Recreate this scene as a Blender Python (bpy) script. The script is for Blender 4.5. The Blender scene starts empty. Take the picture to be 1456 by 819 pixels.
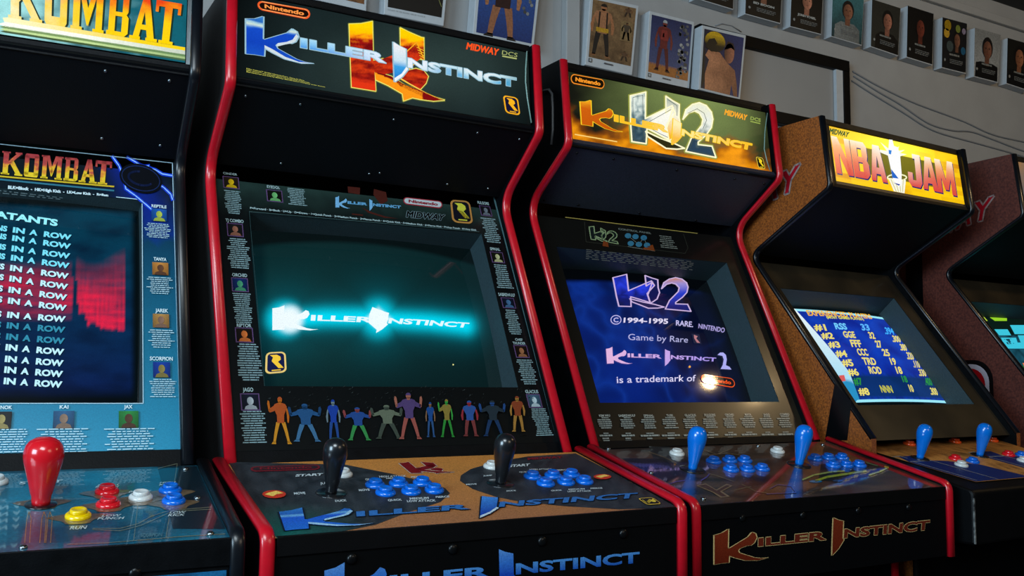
import bpy, bmesh, math, random
from mathutils import Vector, Matrix, noise
from mathutils.geometry import tessellate_polygon
random.seed(7)
SC = bpy.context.scene
COL = SC.collection
# ------------------------------------------------------------------ camera (fitted to the row of cabinets)
CAM = Vector((-.6952, -1.2613, 1.1582)); YAW, PIT, ROL, F = .5127, .0933, .0126, 1320.6
_f = Vector((math.sin(YAW)*math.cos(PIT), math.cos(YAW)*math.cos(PIT), math.sin(PIT)))
_r0 = Vector((math.cos(YAW), -math.sin(YAW), 0)); _u0 = _r0.cross(_f)
_r = _r0*math.cos(ROL)+_u0*math.sin(ROL); _u = -_r0*math.sin(ROL)+_u0*math.cos(ROL)
def ray(x, y): return _f+_r*((x-728)/F)-_u*((y-409.5)/F)
def proj(p):
    d = p-CAM; w = d.dot(_f)
    return 728+F*d.dot(_r)/w, 409.5-F*d.dot(_u)/w
cd = bpy.data.cameras.new('camera'); cam = bpy.data.objects.new('camera', cd); COL.objects.link(cam)
cam.matrix_world = Matrix(((_r.x, _u.x, -_f.x, CAM.x), (_r.y, _u.y, -_f.y, CAM.y), (_r.z, _u.z, -_f.z, CAM.z), (0, 0, 0, 1)))
cd.sensor_width = 36; cd.lens = F/1456*36; cd.clip_start = .02
SC.camera = cam
SC.view_settings.view_transform = 'Standard'
try: SC.view_settings.look = 'None'
except Exception: pass
# ------------------------------------------------------------------ colour
def s2l(c): return c/12.92 if c <= .04045 else ((c+.055)/1.055)**2.4
def rgb(r, g, b, k=1): return (s2l(r/255)*k, s2l(g/255)*k, s2l(b/255)*k)
def mix(a, b, t):
    t = min(1, max(0, t)); return tuple(a[i]+(b[i]-a[i])*t for i in range(3))
def ramp(t, stops):
    if t <= stops[0][0]: return stops[0][1]
    for (a, c), (b, d) in zip(stops, stops[1:]):
        if t <= b: return mix(c, d, (t-a)/(b-a) if b > a else 0)
    return stops[-1][1]
def fbm(x, y, z=0, o=3): return noise.fractal(Vector((x, y, z)), 1.0, 2.0, o)
# ------------------------------------------------------------------ materials
MATS = {}
def node_mat(name, base, rough=.5, metal=0, spec=.5, coat=0, coatr=.05, noise_scale=0, noise_amt=0, bump=0, bump_scale=200, emit=None, es=0, col2=None, stretch=None, rough_amt=0):
    if name in MATS: return MATS[name]
    m = bpy.data.materials.new(name); m.use_nodes = True; nt = m.node_tree; b = nt.nodes['Principled BSDF']
    b.inputs['Roughness'].default_value = rough; b.inputs['Metallic'].default_value = metal
    b.inputs['Specular IOR Level'].default_value = spec
    b.inputs['Coat Weight'].default_value = coat; b.inputs['Coat Roughness'].default_value = coatr
    tc = nt.nodes.new('ShaderNodeTexCoord'); mp = nt.nodes.new('ShaderNodeMapping')
    nt.links.new(tc.outputs['Object'], mp.inputs['Vector'])
    if stretch: mp.inputs['Scale'].default_value = stretch
    n = nt.nodes.new('ShaderNodeTexNoise'); n.inputs['Scale'].default_value = noise_scale or 20; n.inputs['Detail'].default_value = 5
    nt.links.new(mp.outputs['Vector'], n.inputs['Vector'])
    mx = nt.nodes.new('ShaderNodeValToRGB'); c2 = col2 or tuple(c*(1-noise_amt) for c in base)
    mx.color_ramp.elements[0].position = .35; mx.color_ramp.elements[0].color = (*c2, 1)
    mx.color_ramp.elements[1].position = .65; mx.color_ramp.elements[1].color = (*base, 1)
    nt.links.new(n.outputs['Fac'], mx.inputs['Fac']); nt.links.new(mx.outputs['Color'], b.inputs['Base Color'])
    if rough_amt:
        mr = nt.nodes.new('ShaderNodeMapRange'); mr.inputs[3].default_value = rough-rough_amt; mr.inputs[4].default_value = rough+rough_amt
        nt.links.new(n.outputs['Fac'], mr.inputs[0]); nt.links.new(mr.outputs[0], b.inputs['Roughness'])
    if bump:
        n2 = nt.nodes.new('ShaderNodeTexNoise'); n2.inputs['Scale'].default_value = bump_scale; n2.inputs['Detail'].default_value = 3
        nt.links.new(tc.outputs['Object'], n2.inputs['Vector'])
        bp = nt.nodes.new('ShaderNodeBump'); bp.inputs['Strength'].default_value = bump; bp.inputs['Distance'].default_value = .002
        nt.links.new(n2.outputs['Fac'], bp.inputs['Height']); nt.links.new(bp.outputs['Normal'], b.inputs['Normal'])
    if emit: b.inputs['Emission Color'].default_value = (*emit, 1); b.inputs['Emission Strength'].default_value = es
    MATS[name] = m; return m
def attr_mat(name, base_k=1.0, es=0.0, rough=.4, coat=0, coatr=.05, grain=0, gscale=300, spec=.5, bump=0):
    """printed or back-lit artwork: colour comes from the mesh's own colour attribute"""
    m = bpy.data.materials.new(name); m.use_nodes = True; nt = m.node_tree; b = nt.nodes['Principled BSDF']
    b.inputs['Roughness'].default_value = rough; b.inputs['Specular IOR Level'].default_value = spec
    b.inputs['Coat Weight'].default_value = coat; b.inputs['Coat Roughness'].default_value = coatr
    a = nt.nodes.new('ShaderNodeAttribute'); a.attribute_name = 'Col'
    src = a.outputs['Color']
    if grain:
        tc = nt.nodes.new('ShaderNodeTexCoord'); n = nt.nodes.new('ShaderNodeTexNoise'); n.inputs['Scale'].default_value = gscale; n.inputs['Detail'].default_value = 3
        nt.links.new(tc.outputs['Object'], n.inputs['Vector'])
        mr = nt.nodes.new('ShaderNodeMapRange'); mr.inputs[1].default_value = .3; mr.inputs[2].default_value = .7
        mr.inputs[3].default_value = 1-grain; mr.inputs[4].default_value = 1+grain
        nt.links.new(n.outputs['Fac'], mr.inputs[0])
        v = nt.nodes.new('ShaderNodeVectorMath'); v.operation = 'MULTIPLY'
        nt.links.new(src, v.inputs[0]); nt.links.new(mr.outputs[0], v.inputs[1]); src = v.outputs[0]
        if bump:
            bp = nt.nodes.new('ShaderNodeBump'); bp.inputs['Strength'].default_value = bump; bp.inputs['Distance'].default_value = .001
            nt.links.new(n.outputs['Fac'], bp.inputs['Height']); nt.links.new(bp.outputs['Normal'], b.inputs['Normal'])
    s = nt.nodes.new('ShaderNodeVectorMath'); s.operation = 'SCALE'; s.inputs['Scale'].default_value = base_k
    nt.links.new(src, s.inputs[0]); nt.links.new(s.outputs[0], b.inputs['Base Color'])
    if es: nt.links.new(src, b.inputs['Emission Color']); b.inputs['Emission Strength'].default_value = es
    return m
BLACK = node_mat('black_laminate', rgb(4, 6, 9), .5, spec=.12, bump=.12, bump_scale=350, noise_amt=.4, noise_scale=40, rough_amt=.1)
BLACKM = node_mat('black_metal', rgb(3, 4, 6), .5, spec=.16, bump=.1, bump_scale=500, noise_scale=30, noise_amt=.4)
GRILLE = node_mat('black_speaker_vinyl', rgb(3, 5, 9), .55, spec=.18, bump=.4, bump_scale=600)
GREY = node_mat('dark_side_vinyl', rgb(34, 34, 35), .6, spec=.3, bump=.3, bump_scale=260, noise_amt=.25, noise_scale=90)
REDT = node_mat('red_edge_plastic', rgb(196, 16, 34), .3, noise_scale=60, noise_amt=.12, coat=.3, coatr=.2)
BLKT = node_mat('black_edge_plastic', rgb(10, 14, 20), .3, noise_scale=60, noise_amt=.2)
SHROUD = node_mat('grey_monitor_shroud', rgb(36, 56, 62), .55, bump=.4, bump_scale=500, noise_scale=200, noise_amt=.2)
STEEL = node_mat('steel', rgb(150, 160, 165), .28, metal=1, noise_scale=50, noise_amt=.2)
BOLT = node_mat('black_bolt', rgb(20, 22, 24), .3, metal=.6, noise_scale=50, noise_amt=.2)
WOODS = node_mat('orange_speckled_wood', rgb(158, 86, 30), .45, noise_scale=230, col2=rgb(104, 54, 20), bump=.2, bump_scale=150)
WOODQ = node_mat('red_brown_speckled_wood', rgb(98, 48, 38), .5, noise_scale=160, col2=rgb(66, 29, 24), bump=.2, bump_scale=150)
PRINT = attr_mat('printed_gloss', 1, 0, .32, spec=.3, coat=.1, coatr=.1, grain=.12, gscale=500)
PRINTM = attr_mat('printed_matte', 1, 0, .55, grain=.3, gscale=420, bump=.35, spec=.25)
PRINTP = attr_mat('printed_under_polycarbonate', 1, 0, .35, coat=1, coatr=.04, grain=.3, gscale=260)
PRINTF = attr_mat('printed_dull_black', 1, 0, .6, grain=.2, gscale=420, spec=.08)
LIT = attr_mat('backlit_print', .03, 1.0, .25, spec=.08, grain=.08, gscale=420)
SCRNB = attr_mat('bright_tube_glass', .05, 1.05, .06, grain=.12, gscale=700)
SCRN = attr_mat('glowing_tube_glass', .05, 1.0, .06, grain=.12, gscale=700)
POSTER = attr_mat('poster_print', 1, 0, .45, grain=.25, gscale=160)
# ------------------------------------------------------------------ objects
def link(o, parent=None):
    COL.objects.link(o)
    if parent is not None: o.parent = parent
    return o
def tag(o, label=None, cat=None, group=None, kind=None):
    if label: o['label'] = label
    if cat: o['category'] = cat
    if group: o['group'] = group
    if kind: o['kind'] = kind
    return o
def empty(name, loc=(0, 0, 0), rz=0):
    o = bpy.data.objects.new(name, None); o.empty_display_size = .1; o.location = loc; o.rotation_euler = (0, 0, rz); return link(o)
def mesh_obj(name, verts, faces, mats, parent=None, smooth=False, mi=None):
    me = bpy.data.meshes.new(name); me.from_pydata([tuple(v) for v in verts], [], faces)
    for m in (mats if isinstance(mats, (list, tuple)) else [mats]): me.materials.append(m)
    if mi: me.polygons.foreach_set('material_index', mi)
    if smooth: me.polygons.foreach_set('use_smooth', [True]*len(me.polygons))
    me.update()
    return link(bpy.data.objects.new(name, me), parent)
class MB:
    """collects shapes into one mesh"""
    def __init__(s): s.v = []; s.f = []; s.sm = []
    def add(s, v, f, smooth=False):
        b = len(s.v); s.v += [Vector(p) for p in v]; s.f += [tuple(i+b for i in q) for q in f]; s.sm += [smooth]*len(f)
    def box(s, lo, hi):
        x0, y0, z0 = lo; x1, y1, z1 = hi
        s.add([(x0, y0, z0), (x1, y0, z0), (x1, y1, z0), (x0, y1, z0), (x0, y0, z1), (x1, y0, z1), (x1, y1, z1), (x0, y1, z1)],
              [(0, 3, 2, 1), (4, 5, 6, 7), (0, 1, 5, 4), (1, 2, 6, 5), (2, 3, 7, 6), (3, 0, 4, 7)])
    def prism_x(s, prof, x0, x1):
        n = len(prof)
        v = [(x0, y, z) for y, z in prof]+[(x1, y, z) for y, z in prof]
        tri = tessellate_polygon([[Vector((y, z, 0)) for y, z in prof]])
        s.add(v, [tuple(t) for t in tri]+[tuple(i+n for i in reversed(t)) for t in tri]+[(i, (i+1) % n, (i+1) % n+n, i+n) for i in range(n)])
    def lathe(s, prof, M=Matrix(), seg=24):
        v = []; f = []
        for r, h in prof:
            for k in range(seg):
                a = 2*math.pi*k/seg; v.append(M @ Vector((r*math.cos(a), r*math.sin(a), h)))
        for i in range(len(prof)-1):
            for k in range(seg):
                k2 = (k+1) % seg; f.append((i*seg+k, i*seg+k2, (i+1)*seg+k2, (i+1)*seg+k))
        f.append(tuple(reversed(range(seg)))); f.append(tuple(range((len(prof)-1)*seg, len(prof)*seg)))
        s.add(v, f, True)
    def tube(s, pts, r, seg=8):
        pts = [Vector(p) for p in pts]; v = []; f = []
        for i, p in enumerate(pts):
            t = (pts[min(i+1, len(pts)-1)]-pts[max(i-1, 0)]).normalized()
            a = t.orthogonal().normalized() if i == 0 else (a-t*a.dot(t)).normalized()
            b = t.cross(a)
            for k in range(seg):
                q = 2*math.pi*k/seg; v.append(p+(a*math.cos(q)+b*math.sin(q))*r)
        for i in range(len(pts)-1):
            for k in range(seg):
                k2 = (k+1) % seg; f.append((i*seg+k, i*seg+k2, (i+1)*seg+k2, (i+1)*seg+k))
        f.append(tuple(reversed(range(seg)))); f.append(tuple(range((len(pts)-1)*seg, len(pts)*seg)))
        s.add(v, f, True)
    def build(s, name, mat, parent=None, bevel=0):
        o = mesh_obj(name, s.v, s.f, mat, parent)
        o.data.polygons.foreach_set('use_smooth', s.sm)
        bm = bmesh.new(); bm.from_mesh(o.data); bmesh.ops.recalc_face_normals(bm, faces=bm.faces); bm.to_mesh(o.data); bm.free()
        if bevel:
            md = o.modifiers.new('bevel', 'BEVEL'); md.width = bevel; md.segments = 2; md.limit_method = 'ANGLE'
        return o
def fillet(pts, rad, n=7):
    """open path of (y,z); rad[i] rounds point i"""
    out = []
    for i, p in enumerate(pts):
        r = rad.get(i, 0)
        if not r or i in (0, len(pts)-1): out.append(tuple(p)); continue
        P, A, B = Vector(p), Vector(pts[i-1]), Vector(pts[i+1])
        a = (A-P).normalized(); b = (B-P).normalized(); ang = a.angle(b)
        d = min(r/math.tan(ang/2), .45*(A-P).length, .45*(B-P).length)
        for k in range(n+1):
            t = k/n; q = (P+a*d)*(1-t)**2+P*2*t*(1-t)+(P+b*d)*t*t
            out.append((q.x, q.y))
    return out
def sweep_molding(path, x, w, mat, name, parent, th=.0045):
    """rounded plastic edge strip along a (y,z) path; the outside lies on the left of the direction of travel"""
    cs = [(-.5, -.9), (-.5, .2), (-.36, .75), (-.13, 1), (.13, 1), (.36, .75), (.5, .2), (.5, -.9)]
    v = []; f = []; n = len(path); m = len(cs)
    for i in range(n):
        p = Vector(path[i])
        d0 = (p-Vector(path[i-1])).normalized() if i else None
        d1 = (Vector(path[i+1])-p).normalized() if i < n-1 else None
        if d0 is None: d0 = d1
        if d1 is None: d1 = d0
        n0 = Vector((d0.y, -d0.x)); n1 = Vector((d1.y, -d1.x)); nn = (n0+n1)
        nn = nn/max(nn.dot(n0), .3) if nn.length > 1e-6 else n0
        for a, b in cs:
            q = p+nn*(b*th); v.append((x+a*w, q.x, q.y))
    for i in range(n-1):
        for k in range(m):
            k2 = (k+1) % m; f.append((i*m+k, (i+1)*m+k, (i+1)*m+k2, i*m+k2))
    f.append(tuple(range(m))); f.append(tuple(reversed(range((n-1)*m, n*m))))
    mb = MB(); mb.add(v, f); mb.sm = [True]*len(f)
    return mb.build(name, mat, parent)
# ------------------------------------------------------------------ panels and printed artwork
class Panel:
    """flat (or slightly domed) panel of a cabinet: u along x, v up the panel, h out of it"""
    def __init__(s, mw, O, U, V, bulge=None):
        s.mw = mw; s.O = Vector(O); s.U = Vector(U).normalized(); s.V = Vector(V).normalized(); s.N = s.U.cross(s.V)
        s.inv = mw.inverted(); s.bulge = bulge
    def loc(s, u, v, h=0):
        if s.bulge: h += s.bulge(u, v)
        return s.O+s.U*u+s.V*v+s.N*h
    def at(s, x, y):
        """the panel point seen along a line of sight, in panel metres"""
        o = s.inv @ CAM; d = (s.inv.to_3x3() @ ray(x, y)); h = 0
        for _ in range(5 if s.bulge else 1):
            t = ((s.O+s.N*h)-o).dot(s.N)/d.dot(s.N); p = o+d*t-s.O
            u, v = p.dot(s.U), p.dot(s.V)
            if s.bulge: h = s.bulge(u, v)
        return u, v
    def px(s, u, v): return proj(s.mw @ s.loc(u, v))
def panel_yz(mw, a, b, rec=0, bulge=None):
    """panel spanning the width, from profile point a (bottom) to b (top), recessed by rec"""
    V = Vector((0, b[0]-a[0], b[1]-a[1])).normalized(); U = Vector((1, 0, 0)); N = U.cross(V)
    O = Vector((0, a[0], a[1]))-N*rec
    return Panel(mw, O, U, V, bulge)
_txt = {}
def text_tris(s, bold=0.0):
    k = (s, bold)
    if k not in _txt:
        c = bpy.data.curves.new('lettering', 'FONT'); c.body = s; c.offset = bold; c.resolution_u = 3
        o = bpy.data.objects.new('lettering', c); me = bpy.data.meshes.new_from_object(o)
        me.calc_loop_triangles()
        co = [(v.co.x, v.co.y) for v in me.vertices]; tr = [tuple(co[i] for i in t.vertices) for t in me.loop_triangles]
        bpy.data.objects.remove(o); bpy.data.curves.remove(c); bpy.data.meshes.remove(me)
        xs = [p[0] for t in tr for p in t] or [0, 1]; x0, x1 = min(xs), max(xs); w = (x1-x0) or 1
        cap = .729+2*bold
        _txt[k] = [tuple(((p[0]-x0)/w, (p[1]+bold)/cap) for p in t) for t in tr]
    return _txt[k]
def Z(x0, y0, s): return lambda x, y: (x0+x/s, y0+y/s)
class Art:
    def __init__(s, panel): s.p = panel; s.v = []; s.f = []; s.c = []; s.mi = []; s.layer = 0; s.cur = 0
    def up(s, d=1): s.layer += d; return s
    def tri(s, pts, cols):
        b = len(s.v); h = .00035*s.layer; k = getattr(s.p, 'lim', None)
        if k: pts = [(max(-k, min(k, u)), v) for u, v in pts]
        s.v += [s.p.loc(u, v, h) for u, v in pts]; s.f.append((b, b+1, b+2)); s.c += cols; s.mi.append(s.cur)
    def _emit(s, t, M, col, ml, depth=0):
        if callable(col) and ml and depth < 9:
            e = [((t[i][0]-t[(i+1) % 3][0])**2+(t[i][1]-t[(i+1) % 3][1])**2, i) for i in range(3)]
            L, i = max(e)
            if L > ml*ml:
                a, b, c = t[i], t[(i+1) % 3], t[(i+2) % 3]; m = ((a[0]+b[0])/2, (a[1]+b[1])/2)
                s._emit((a, m, c), M, col, ml, depth+1); s._emit((m, b, c), M, col, ml, depth+1); return
        P = [M(*q) for q in t]
        if s.p.bulge and depth < 9:
            e = [((P[i][0]-P[(i+1) % 3][0])**2+(P[i][1]-P[(i+1) % 3][1])**2, i) for i in range(3)]
            L, i = max(e)
            if L > .028**2:
                a, b, c = t[i], t[(i+1) % 3], t[(i+2) % 3]; m = ((a[0]+b[0])/2, (a[1]+b[1])/2)
                s._emit((a, m, c), M, col, ml, depth+1); s._emit((m, b, c), M, col, ml, depth+1); return
        cs = [col(*q) if callable(col) else col for q in t]
        ar = (P[1][0]-P[0][0])*(P[2][1]-P[0][1])-(P[2][0]-P[0][0])*(P[1][1]-P[0][1])
        if ar < 0: P.reverse(); cs.reverse()
        s.tri(P, cs)
    def poly(s, pts, col, M=None, holes=(), ml=None):
        """pts in source space (photo-measured by default), M maps to the panel, col constant or function of source space"""
        M = M or s.p.at
        loops = [[Vector((x, y, 0)) for x, y in pts]]+[[Vector((x, y, 0)) for x, y in h] for h in holes]
        flat = [q for l in loops for q in l]
        for t in tessellate_polygon(loops): s._emit(tuple((flat[i].x, flat[i].y) for i in t), M, col, ml)
    def stroke(s, pts, w, col, M=None, closed=False):
        M = M or s.p.at; n = len(pts)
        for i in range(n if closed else n-1):
            a = Vector(pts[i]); b = Vector(pts[(i+1) % n]); d = b-a
            if d.length < 1e-9: continue
            d.normalize(); e = Vector((-d.y, d.x))*w/2; d = d*w*.3
            q = [a-d+e, a-d-e, b+d-e, b+d+e]
            s._emit(tuple((p.x, p.y) for p in q[:3]), M, col, None); s._emit(((q[0].x, q[0].y), (q[2].x, q[2].y), (q[3].x, q[3].y)), M, col, None)
    def quad(s, TL, TR, BR, BL):
        c = [s.p.at(*q) for q in (BL, BR, TR, TL)]
        def M(x, y):
            return tuple(c[0][i]*(1-x)*(1-y)+c[1][i]*x*(1-y)+c[2][i]*x*y+c[3][i]*(1-x)*y for i in (0, 1))
        return M
    def rect(s, TL, BR):
        a = s.p.at(*TL); b = s.p.at(*BR)
        return lambda x, y: (a[0]+(b[0]-a[0])*x, b[1]+(a[1]-b[1])*y)
    def text(s, string, M, col, bold=.02, ml=None):
        for t in text_tris(string, bold): s._emit(t, M, col, ml)
    def text_edge(s, string, M, w, col, bold=.0):
        """thin line (w metres) along the outline of lettering"""
        cnt = {}
        for t in text_tris(string, bold):
            for i in range(3):
                p, q = t[i], t[(i+1) % 3]; k = (p, q) if (q, p) not in cnt else (q, p); cnt[k] = cnt.get(k, 0)+1
        for (p, q), n in cnt.items():
            if n == 1: s.stroke([M(*p), M(*q)], w, col, lambda u, v: (u, v))
    def heavy(s, string, M, col, k=.10):
        """heavy lettering: plain glyphs thickened all round"""
        a = M(0, 0); b = M(0, 1); s.text(string, M, col, 0); s.text_edge(string, M, k*math.hypot(b[0]-a[0], b[1]-a[1]), col, 0)
    def box(s, M, col, x0=0, y0=0, x1=1, y1=1, ml=None): s.poly([(x0, y0), (x1, y0), (x1, y1), (x0, y1)], col, M, ml=ml)
    def grid(s, u0, v0, u1, v1, nu, nv, fn):
        """fine mesh of the panel itself, coloured by fn(photo x, photo y, u, v)"""
        b = len(s.v); h = .00035*s.layer; C = []
        for j in range(nv+1):
            for i in range(nu+1):
                u = u0+(u1-u0)*i/nu; v = v0+(v1-v0)*j/nv
                s.v.append(s.p.loc(u, v, h)); C.append(fn(*s.p.px(u, v), u, v))
        for j in range(nv):
            for i in range(nu):
                q = (j*(nu+1)+i, j*(nu+1)+i+1, (j+1)*(nu+1)+i+1, (j+1)*(nu+1)+i)
                s.f.append(tuple(b+k for k in q)); s.c += [C[k] for k in q]; s.mi.append(s.cur)
    def build(s, name, mats, parent):
        o = mesh_obj(name, s.v, s.f, mats, parent, mi=s.mi)
        a = o.data.color_attributes.new('Col', 'FLOAT_COLOR', 'CORNER')
        a.data.foreach_set('color', [k for c in s.c for k in (*c, 1.0)])
        return o
def rrect(M, r=.2, asp=1.0, n=6, x0=0, y0=0, x1=1, y1=1):
    """rounded rectangle outline in unit space (asp = width/height)"""
    rx, ry = (r/asp, r); P = []
    for cx, cy, a0 in ((x1-rx, y1-ry, 0), (x0+rx, y1-ry, 90), (x0+rx, y0+ry, 180), (x1-rx, y0+ry, 270)):
        for k in range(n+1):
            a = math.radians(a0+90*k/n); P.append((cx+rx*math.cos(a), cy+ry*math.sin(a)))
    return P
def ellipse(cx, cy, rx, ry, n=24): return [(cx+rx*math.cos(2*math.pi*k/n), cy+ry*math.sin(2*math.pi*k/n)) for k in range(n)]
def micro(A, M, lines, col, seed=0, align='c', fill=.5, words=4):
    """unreadably small print: rows of word-sized dashes"""
    R = random.Random(seed)
    for i in range(lines):
        w = R.uniform(.62, 1) if align != 'j' else 1.0
        x = (1-w)/2 if align == 'c' else 0; xe = x+w
        y1 = 1-i/lines; y0 = y1-fill/lines
        while x < xe-.02:
            l = min(R.uniform(.4, 1.4)*w/words, xe-x); A.box(M, col, x, y0, x+l, y1); x += l+.025
def portrait(A, M, bg, fg, border=None, fg2=None):
    """small square picture: a plain bust on a coloured ground"""
    if border: A.box(M, border, -.07, -.07, 1.07, 1.07); A.up()
    A.box(M, lambda x, y: mix(bg, (0, 0, 0), .75*abs(x-.5)+.3*(1-y)), ml=.3); A.up()
    A.poly([(.12, 0), (.2, .2), (.4, .3), (.6, .3), (.82, .2), (.9, 0)], mix(fg2 or fg, (0, 0, 0), .4), M); A.up()
    A.poly(ellipse(.5, .55, .2, .27, 12), lambda x, y: mix((0, 0, 0), fg, .3+x*.9), M, ml=.3); A.layer -= 2 if not border else 3
def fig(A, M, cx, y0, h, skin, top, bottom, hair=rgb(20, 18, 16), w=.26, boots=None, extra=None, pose=0):
    """plain standing person; pose 0 arms down, 1 one arm raised, 2 both arms spread"""
    S = lambda pts: [(cx+x*w, y0+y*h) for x, y in pts]
    for s in (-1, 1):
        k = .18 if pose else 0
        A.poly(S([(s*.05, .46), (s*.34, .46), (s*(.42+k*.5), .24), (s*(.46+k), .03), (s*(.28+k), .03), (s*(.18+k*.5), .25)]), bottom, M)
        A.poly(S([(s*(.26+k), .05), (s*(.47+k), .05), (s*(.60+k), 0), (s*(.25+k), 0)]), boots or bottom, M)
        if pose == 2 or (pose == 1 and s < 0):
            A.poly(S([(s*.34, .83), (s*.40, .70), (s*.78, .66), (s*.84, .74), (s*.7, .76)]), top, M); A.poly(S([(s*.70, .70), (s*.84, .68), (s*.92, .86), (s*.86, .93), (s*.76, .90)]), skin, M)
        else: A.poly(S([(s*.4, .80), (s*.54, .74), (s*.66, .58), (s*.60, .44), (s*.50, .45), (s*.48, .60)]), skin, M)
    A.up()
    A.poly(S([(-.26, .44), (.26, .44), (.27, .60), (.50, .78), (.40, .84), (.14, .87), (-.14, .87), (-.40, .84), (-.50, .78), (-.27, .60)]), top, M); A.up()
    A.poly(S([(-.1, .84), (.1, .84), (.1, .9), (-.1, .9)]), skin, M)
    A.poly([(cx+.16*w*math.cos(a), y0+h*(.925+.062*math.sin(a))) for a in [k*math.pi/8 for k in range(16)]], skin, M); A.up()
    A.poly([(cx+.17*w*math.cos(a), y0+h*(.94+.058*math.sin(a))) for a in [k*math.pi/8 for k in range(9)]], hair, M)
    if extra: extra(S)
    A.layer -= 2
# ------------------------------------------------------------------ cabinets
PA = {1: (.4678, 1.8897), 2: (.4472, 1.6854), 3: (.609, 1.5594), 4: (.326, 1.0046), 5: (.3166, 1.0096), 6: (0, .94), 7: (0, .7869)}
PB = {1: (.3589, 1.8384), 2: (.3345, 1.647), 3: (.6044, 1.4979), 4: (.2262, 1.0165), 5: (.3019, .9998), 6: (-.0267, .9231), 7: (-.0267, .8058)}
def adj(P, D):
    P = dict(P)
    for k, (a, b) in D.items(): P[k] = (P[k][0]+a, P[k][1]+b)
    return P
def mat_of(loc, rz): return Matrix.Translation(Vector(loc)) @ Matrix.Rotation(rz, 4, 'Z')
class Cab: pass
def cabinet(label, loc, rz, P, W, Wl, side_mat, trim_mat, kind, opening, depth, side_art=None, spk_mat=None):
    c = Cab(); c.P = P; c.W = W
    root = c.root = empty('arcade_cabinet', loc, rz); tag(root, label, 'arcade machine', 'upright arcade cabinets in a row')
    c.mw = mat_of(loc, rz); wi = c.wi = W/2-.009
    A = kind == 'A'
    r2, r3 = (.03, .06) if A else (.02, .03)
    back = [(.92, 1.70), (.92, .02), (.14, .02)] if A else [(.92, 1.66), (.92, .02), (.14, .02)]
    front = fillet([P[1], P[2], P[3], P[4]], {1: r2, 2: r3})
    ylow = .12
    low = [(P[4][0], .775), (ylow, .765)]
    top = [(.70, P[1][1]+.004)] if A else [(.80, P[1][1]-.004)]
    outline = front+low+[(ylow, .02)]+[(.92, .02), (.92, 1.74), top[0]]
    for sx in (-1, 1):
        mb = MB(); mb.prism_x(outline, sx*W/2-.009, sx*W/2+.009)
        sp = mb.build('side_panel', [side_mat, BLACK], root)
        for pl in sp.data.polygons:
            if pl.normal.x*sx < -.9: pl.material_index = 1
        sweep_molding(front, sx*W/2, .0195, trim_mat, 'edge_molding', sp)
        sweep_molding(fillet([(ylow, .762), (ylow, .02)], {}), sx*W/2, .0195, trim_mat, 'edge_molding', sp)
        if side_art and sx < 0: side_art(c, sp)
    # shell
    mb = MB(); mb.prism_x([(P[1][0]+.012, P[1][1]-.012), (P[1][0]+.012, P[1][1]-.002), top[0], (.915, 1.738), (.915, 1.72), (.69, P[1][1]-.014)], -wi, wi); mb.build('top_panel', BLACK, root)
    mb = MB(); mb.box((-wi, .90, .04), (wi, .915, 1.72)); mb.build('back_panel', BLACK, root)
    mb = MB(); mb.box((-wi, .145, .03), (wi, .16, .76)); mb.build('lower_front_panel', BLACK, root)
    mb = MB(); mb.box((-.06, .125, .35), (.06, .144, .62)); cdoor = mb.build('coin_door', BLACKM, root, .004)
    # marquee panel
    c.marq = panel_yz(c.mw, P[2], P[1], .016); c.mlen = (Vector(P[1])-Vector(P[2])).length
    # speaker panel under the marquee
    a, b = Vector(P[3]), Vector(P[2]); d = (b-a).normalized(); n = Vector((-d.y, d.x))
    if n.x > 0: n = -n
    rec = .014 if A else .006
    c.spk = panel_yz(c.mw, P[3], P[2], rec); c.slen = (b-a).length
    mb = MB(); q = [c.spk.loc(0, -.0, 0), c.spk.loc(0, c.slen-.002, 0)]
    q += [q[1]-c.spk.N*.012, q[0]-c.spk.N*.012]
    mb.prism_x([(t.y, t.z) for t in q], -wi, wi); c.speaker = mb.build('speaker_panel', spk_mat or GRILLE, root)
    # bezel, opening, shroud
    c.bez = panel_yz(c.mw, P[4], P[3], .018); c.blen = (Vector(P[3])-Vector(P[4])).length
    c.open = [c.bez.at(*q) for q in opening] if not isinstance(opening[0], float) else None
    if c.open is None:
        u0, u1, v0, v1 = opening; c.open = [(u0, v1), (u1, v1), (u1, v0), (u0, v0)]
    TL, TR, BR, BL = c.open
    ur = max(TR[0], BR[0]); ul = min(TL[0], BL[0]); vt = max(TL[1], TR[1]); vb = min(BL[1], BR[1])
    sh = MB(); dz = depth+.004
    cs = [TL, TR, BR, BL]; inner = [(ul+.004, vt-.006), (ur-.004, vt-.006), (ur-.004, vb+.004), (ul+.004, vb+.004)]
    vv = [c.bez.loc(u, v, -.0015) for u, v in cs]+[c.bez.loc(u, v, -dz-.012) for u, v in inner]
    sh.add(vv, [(i, (i+1) % 4, (i+1) % 4+4, i+4) for i in range(4)])
    vo = [c.bez.loc(u, v, -.004) for u, v in ((ul-.02, vt+.02), (ur+.02, vt+.02), (ur+.02, vb-.02), (ul-.02, vb-.02))]
    sh.add([c.bez.loc(u, v, -.0015) for u, v in cs]+vo, [(i, i+4, (i+1) % 4+4, (i+1) % 4) for i in range(4)])
    o = sh.build('monitor_shroud', SHROUD, root)
    su0, su1, sv0, sv1 = ul+.001, ur-.001, vb+.001, vt-.003
    uc, vc, ua, va = (su0+su1)/2, (sv0+sv1)/2, (su1-su0)/2, (sv1-sv0)/2
    bul = lambda u, v: .016*(1-.5*((u-uc)/ua)**2-.5*((v-vc)/va)**2)-.008
    c.scr = panel_yz(c.mw, P[4], P[3], .018+depth, bul); c.srange = (su0, sv0, su1, sv1)
    mb = MB(); mb.box((ul-.01, .0, 0), (ur+.01, .01, .001))
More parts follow.
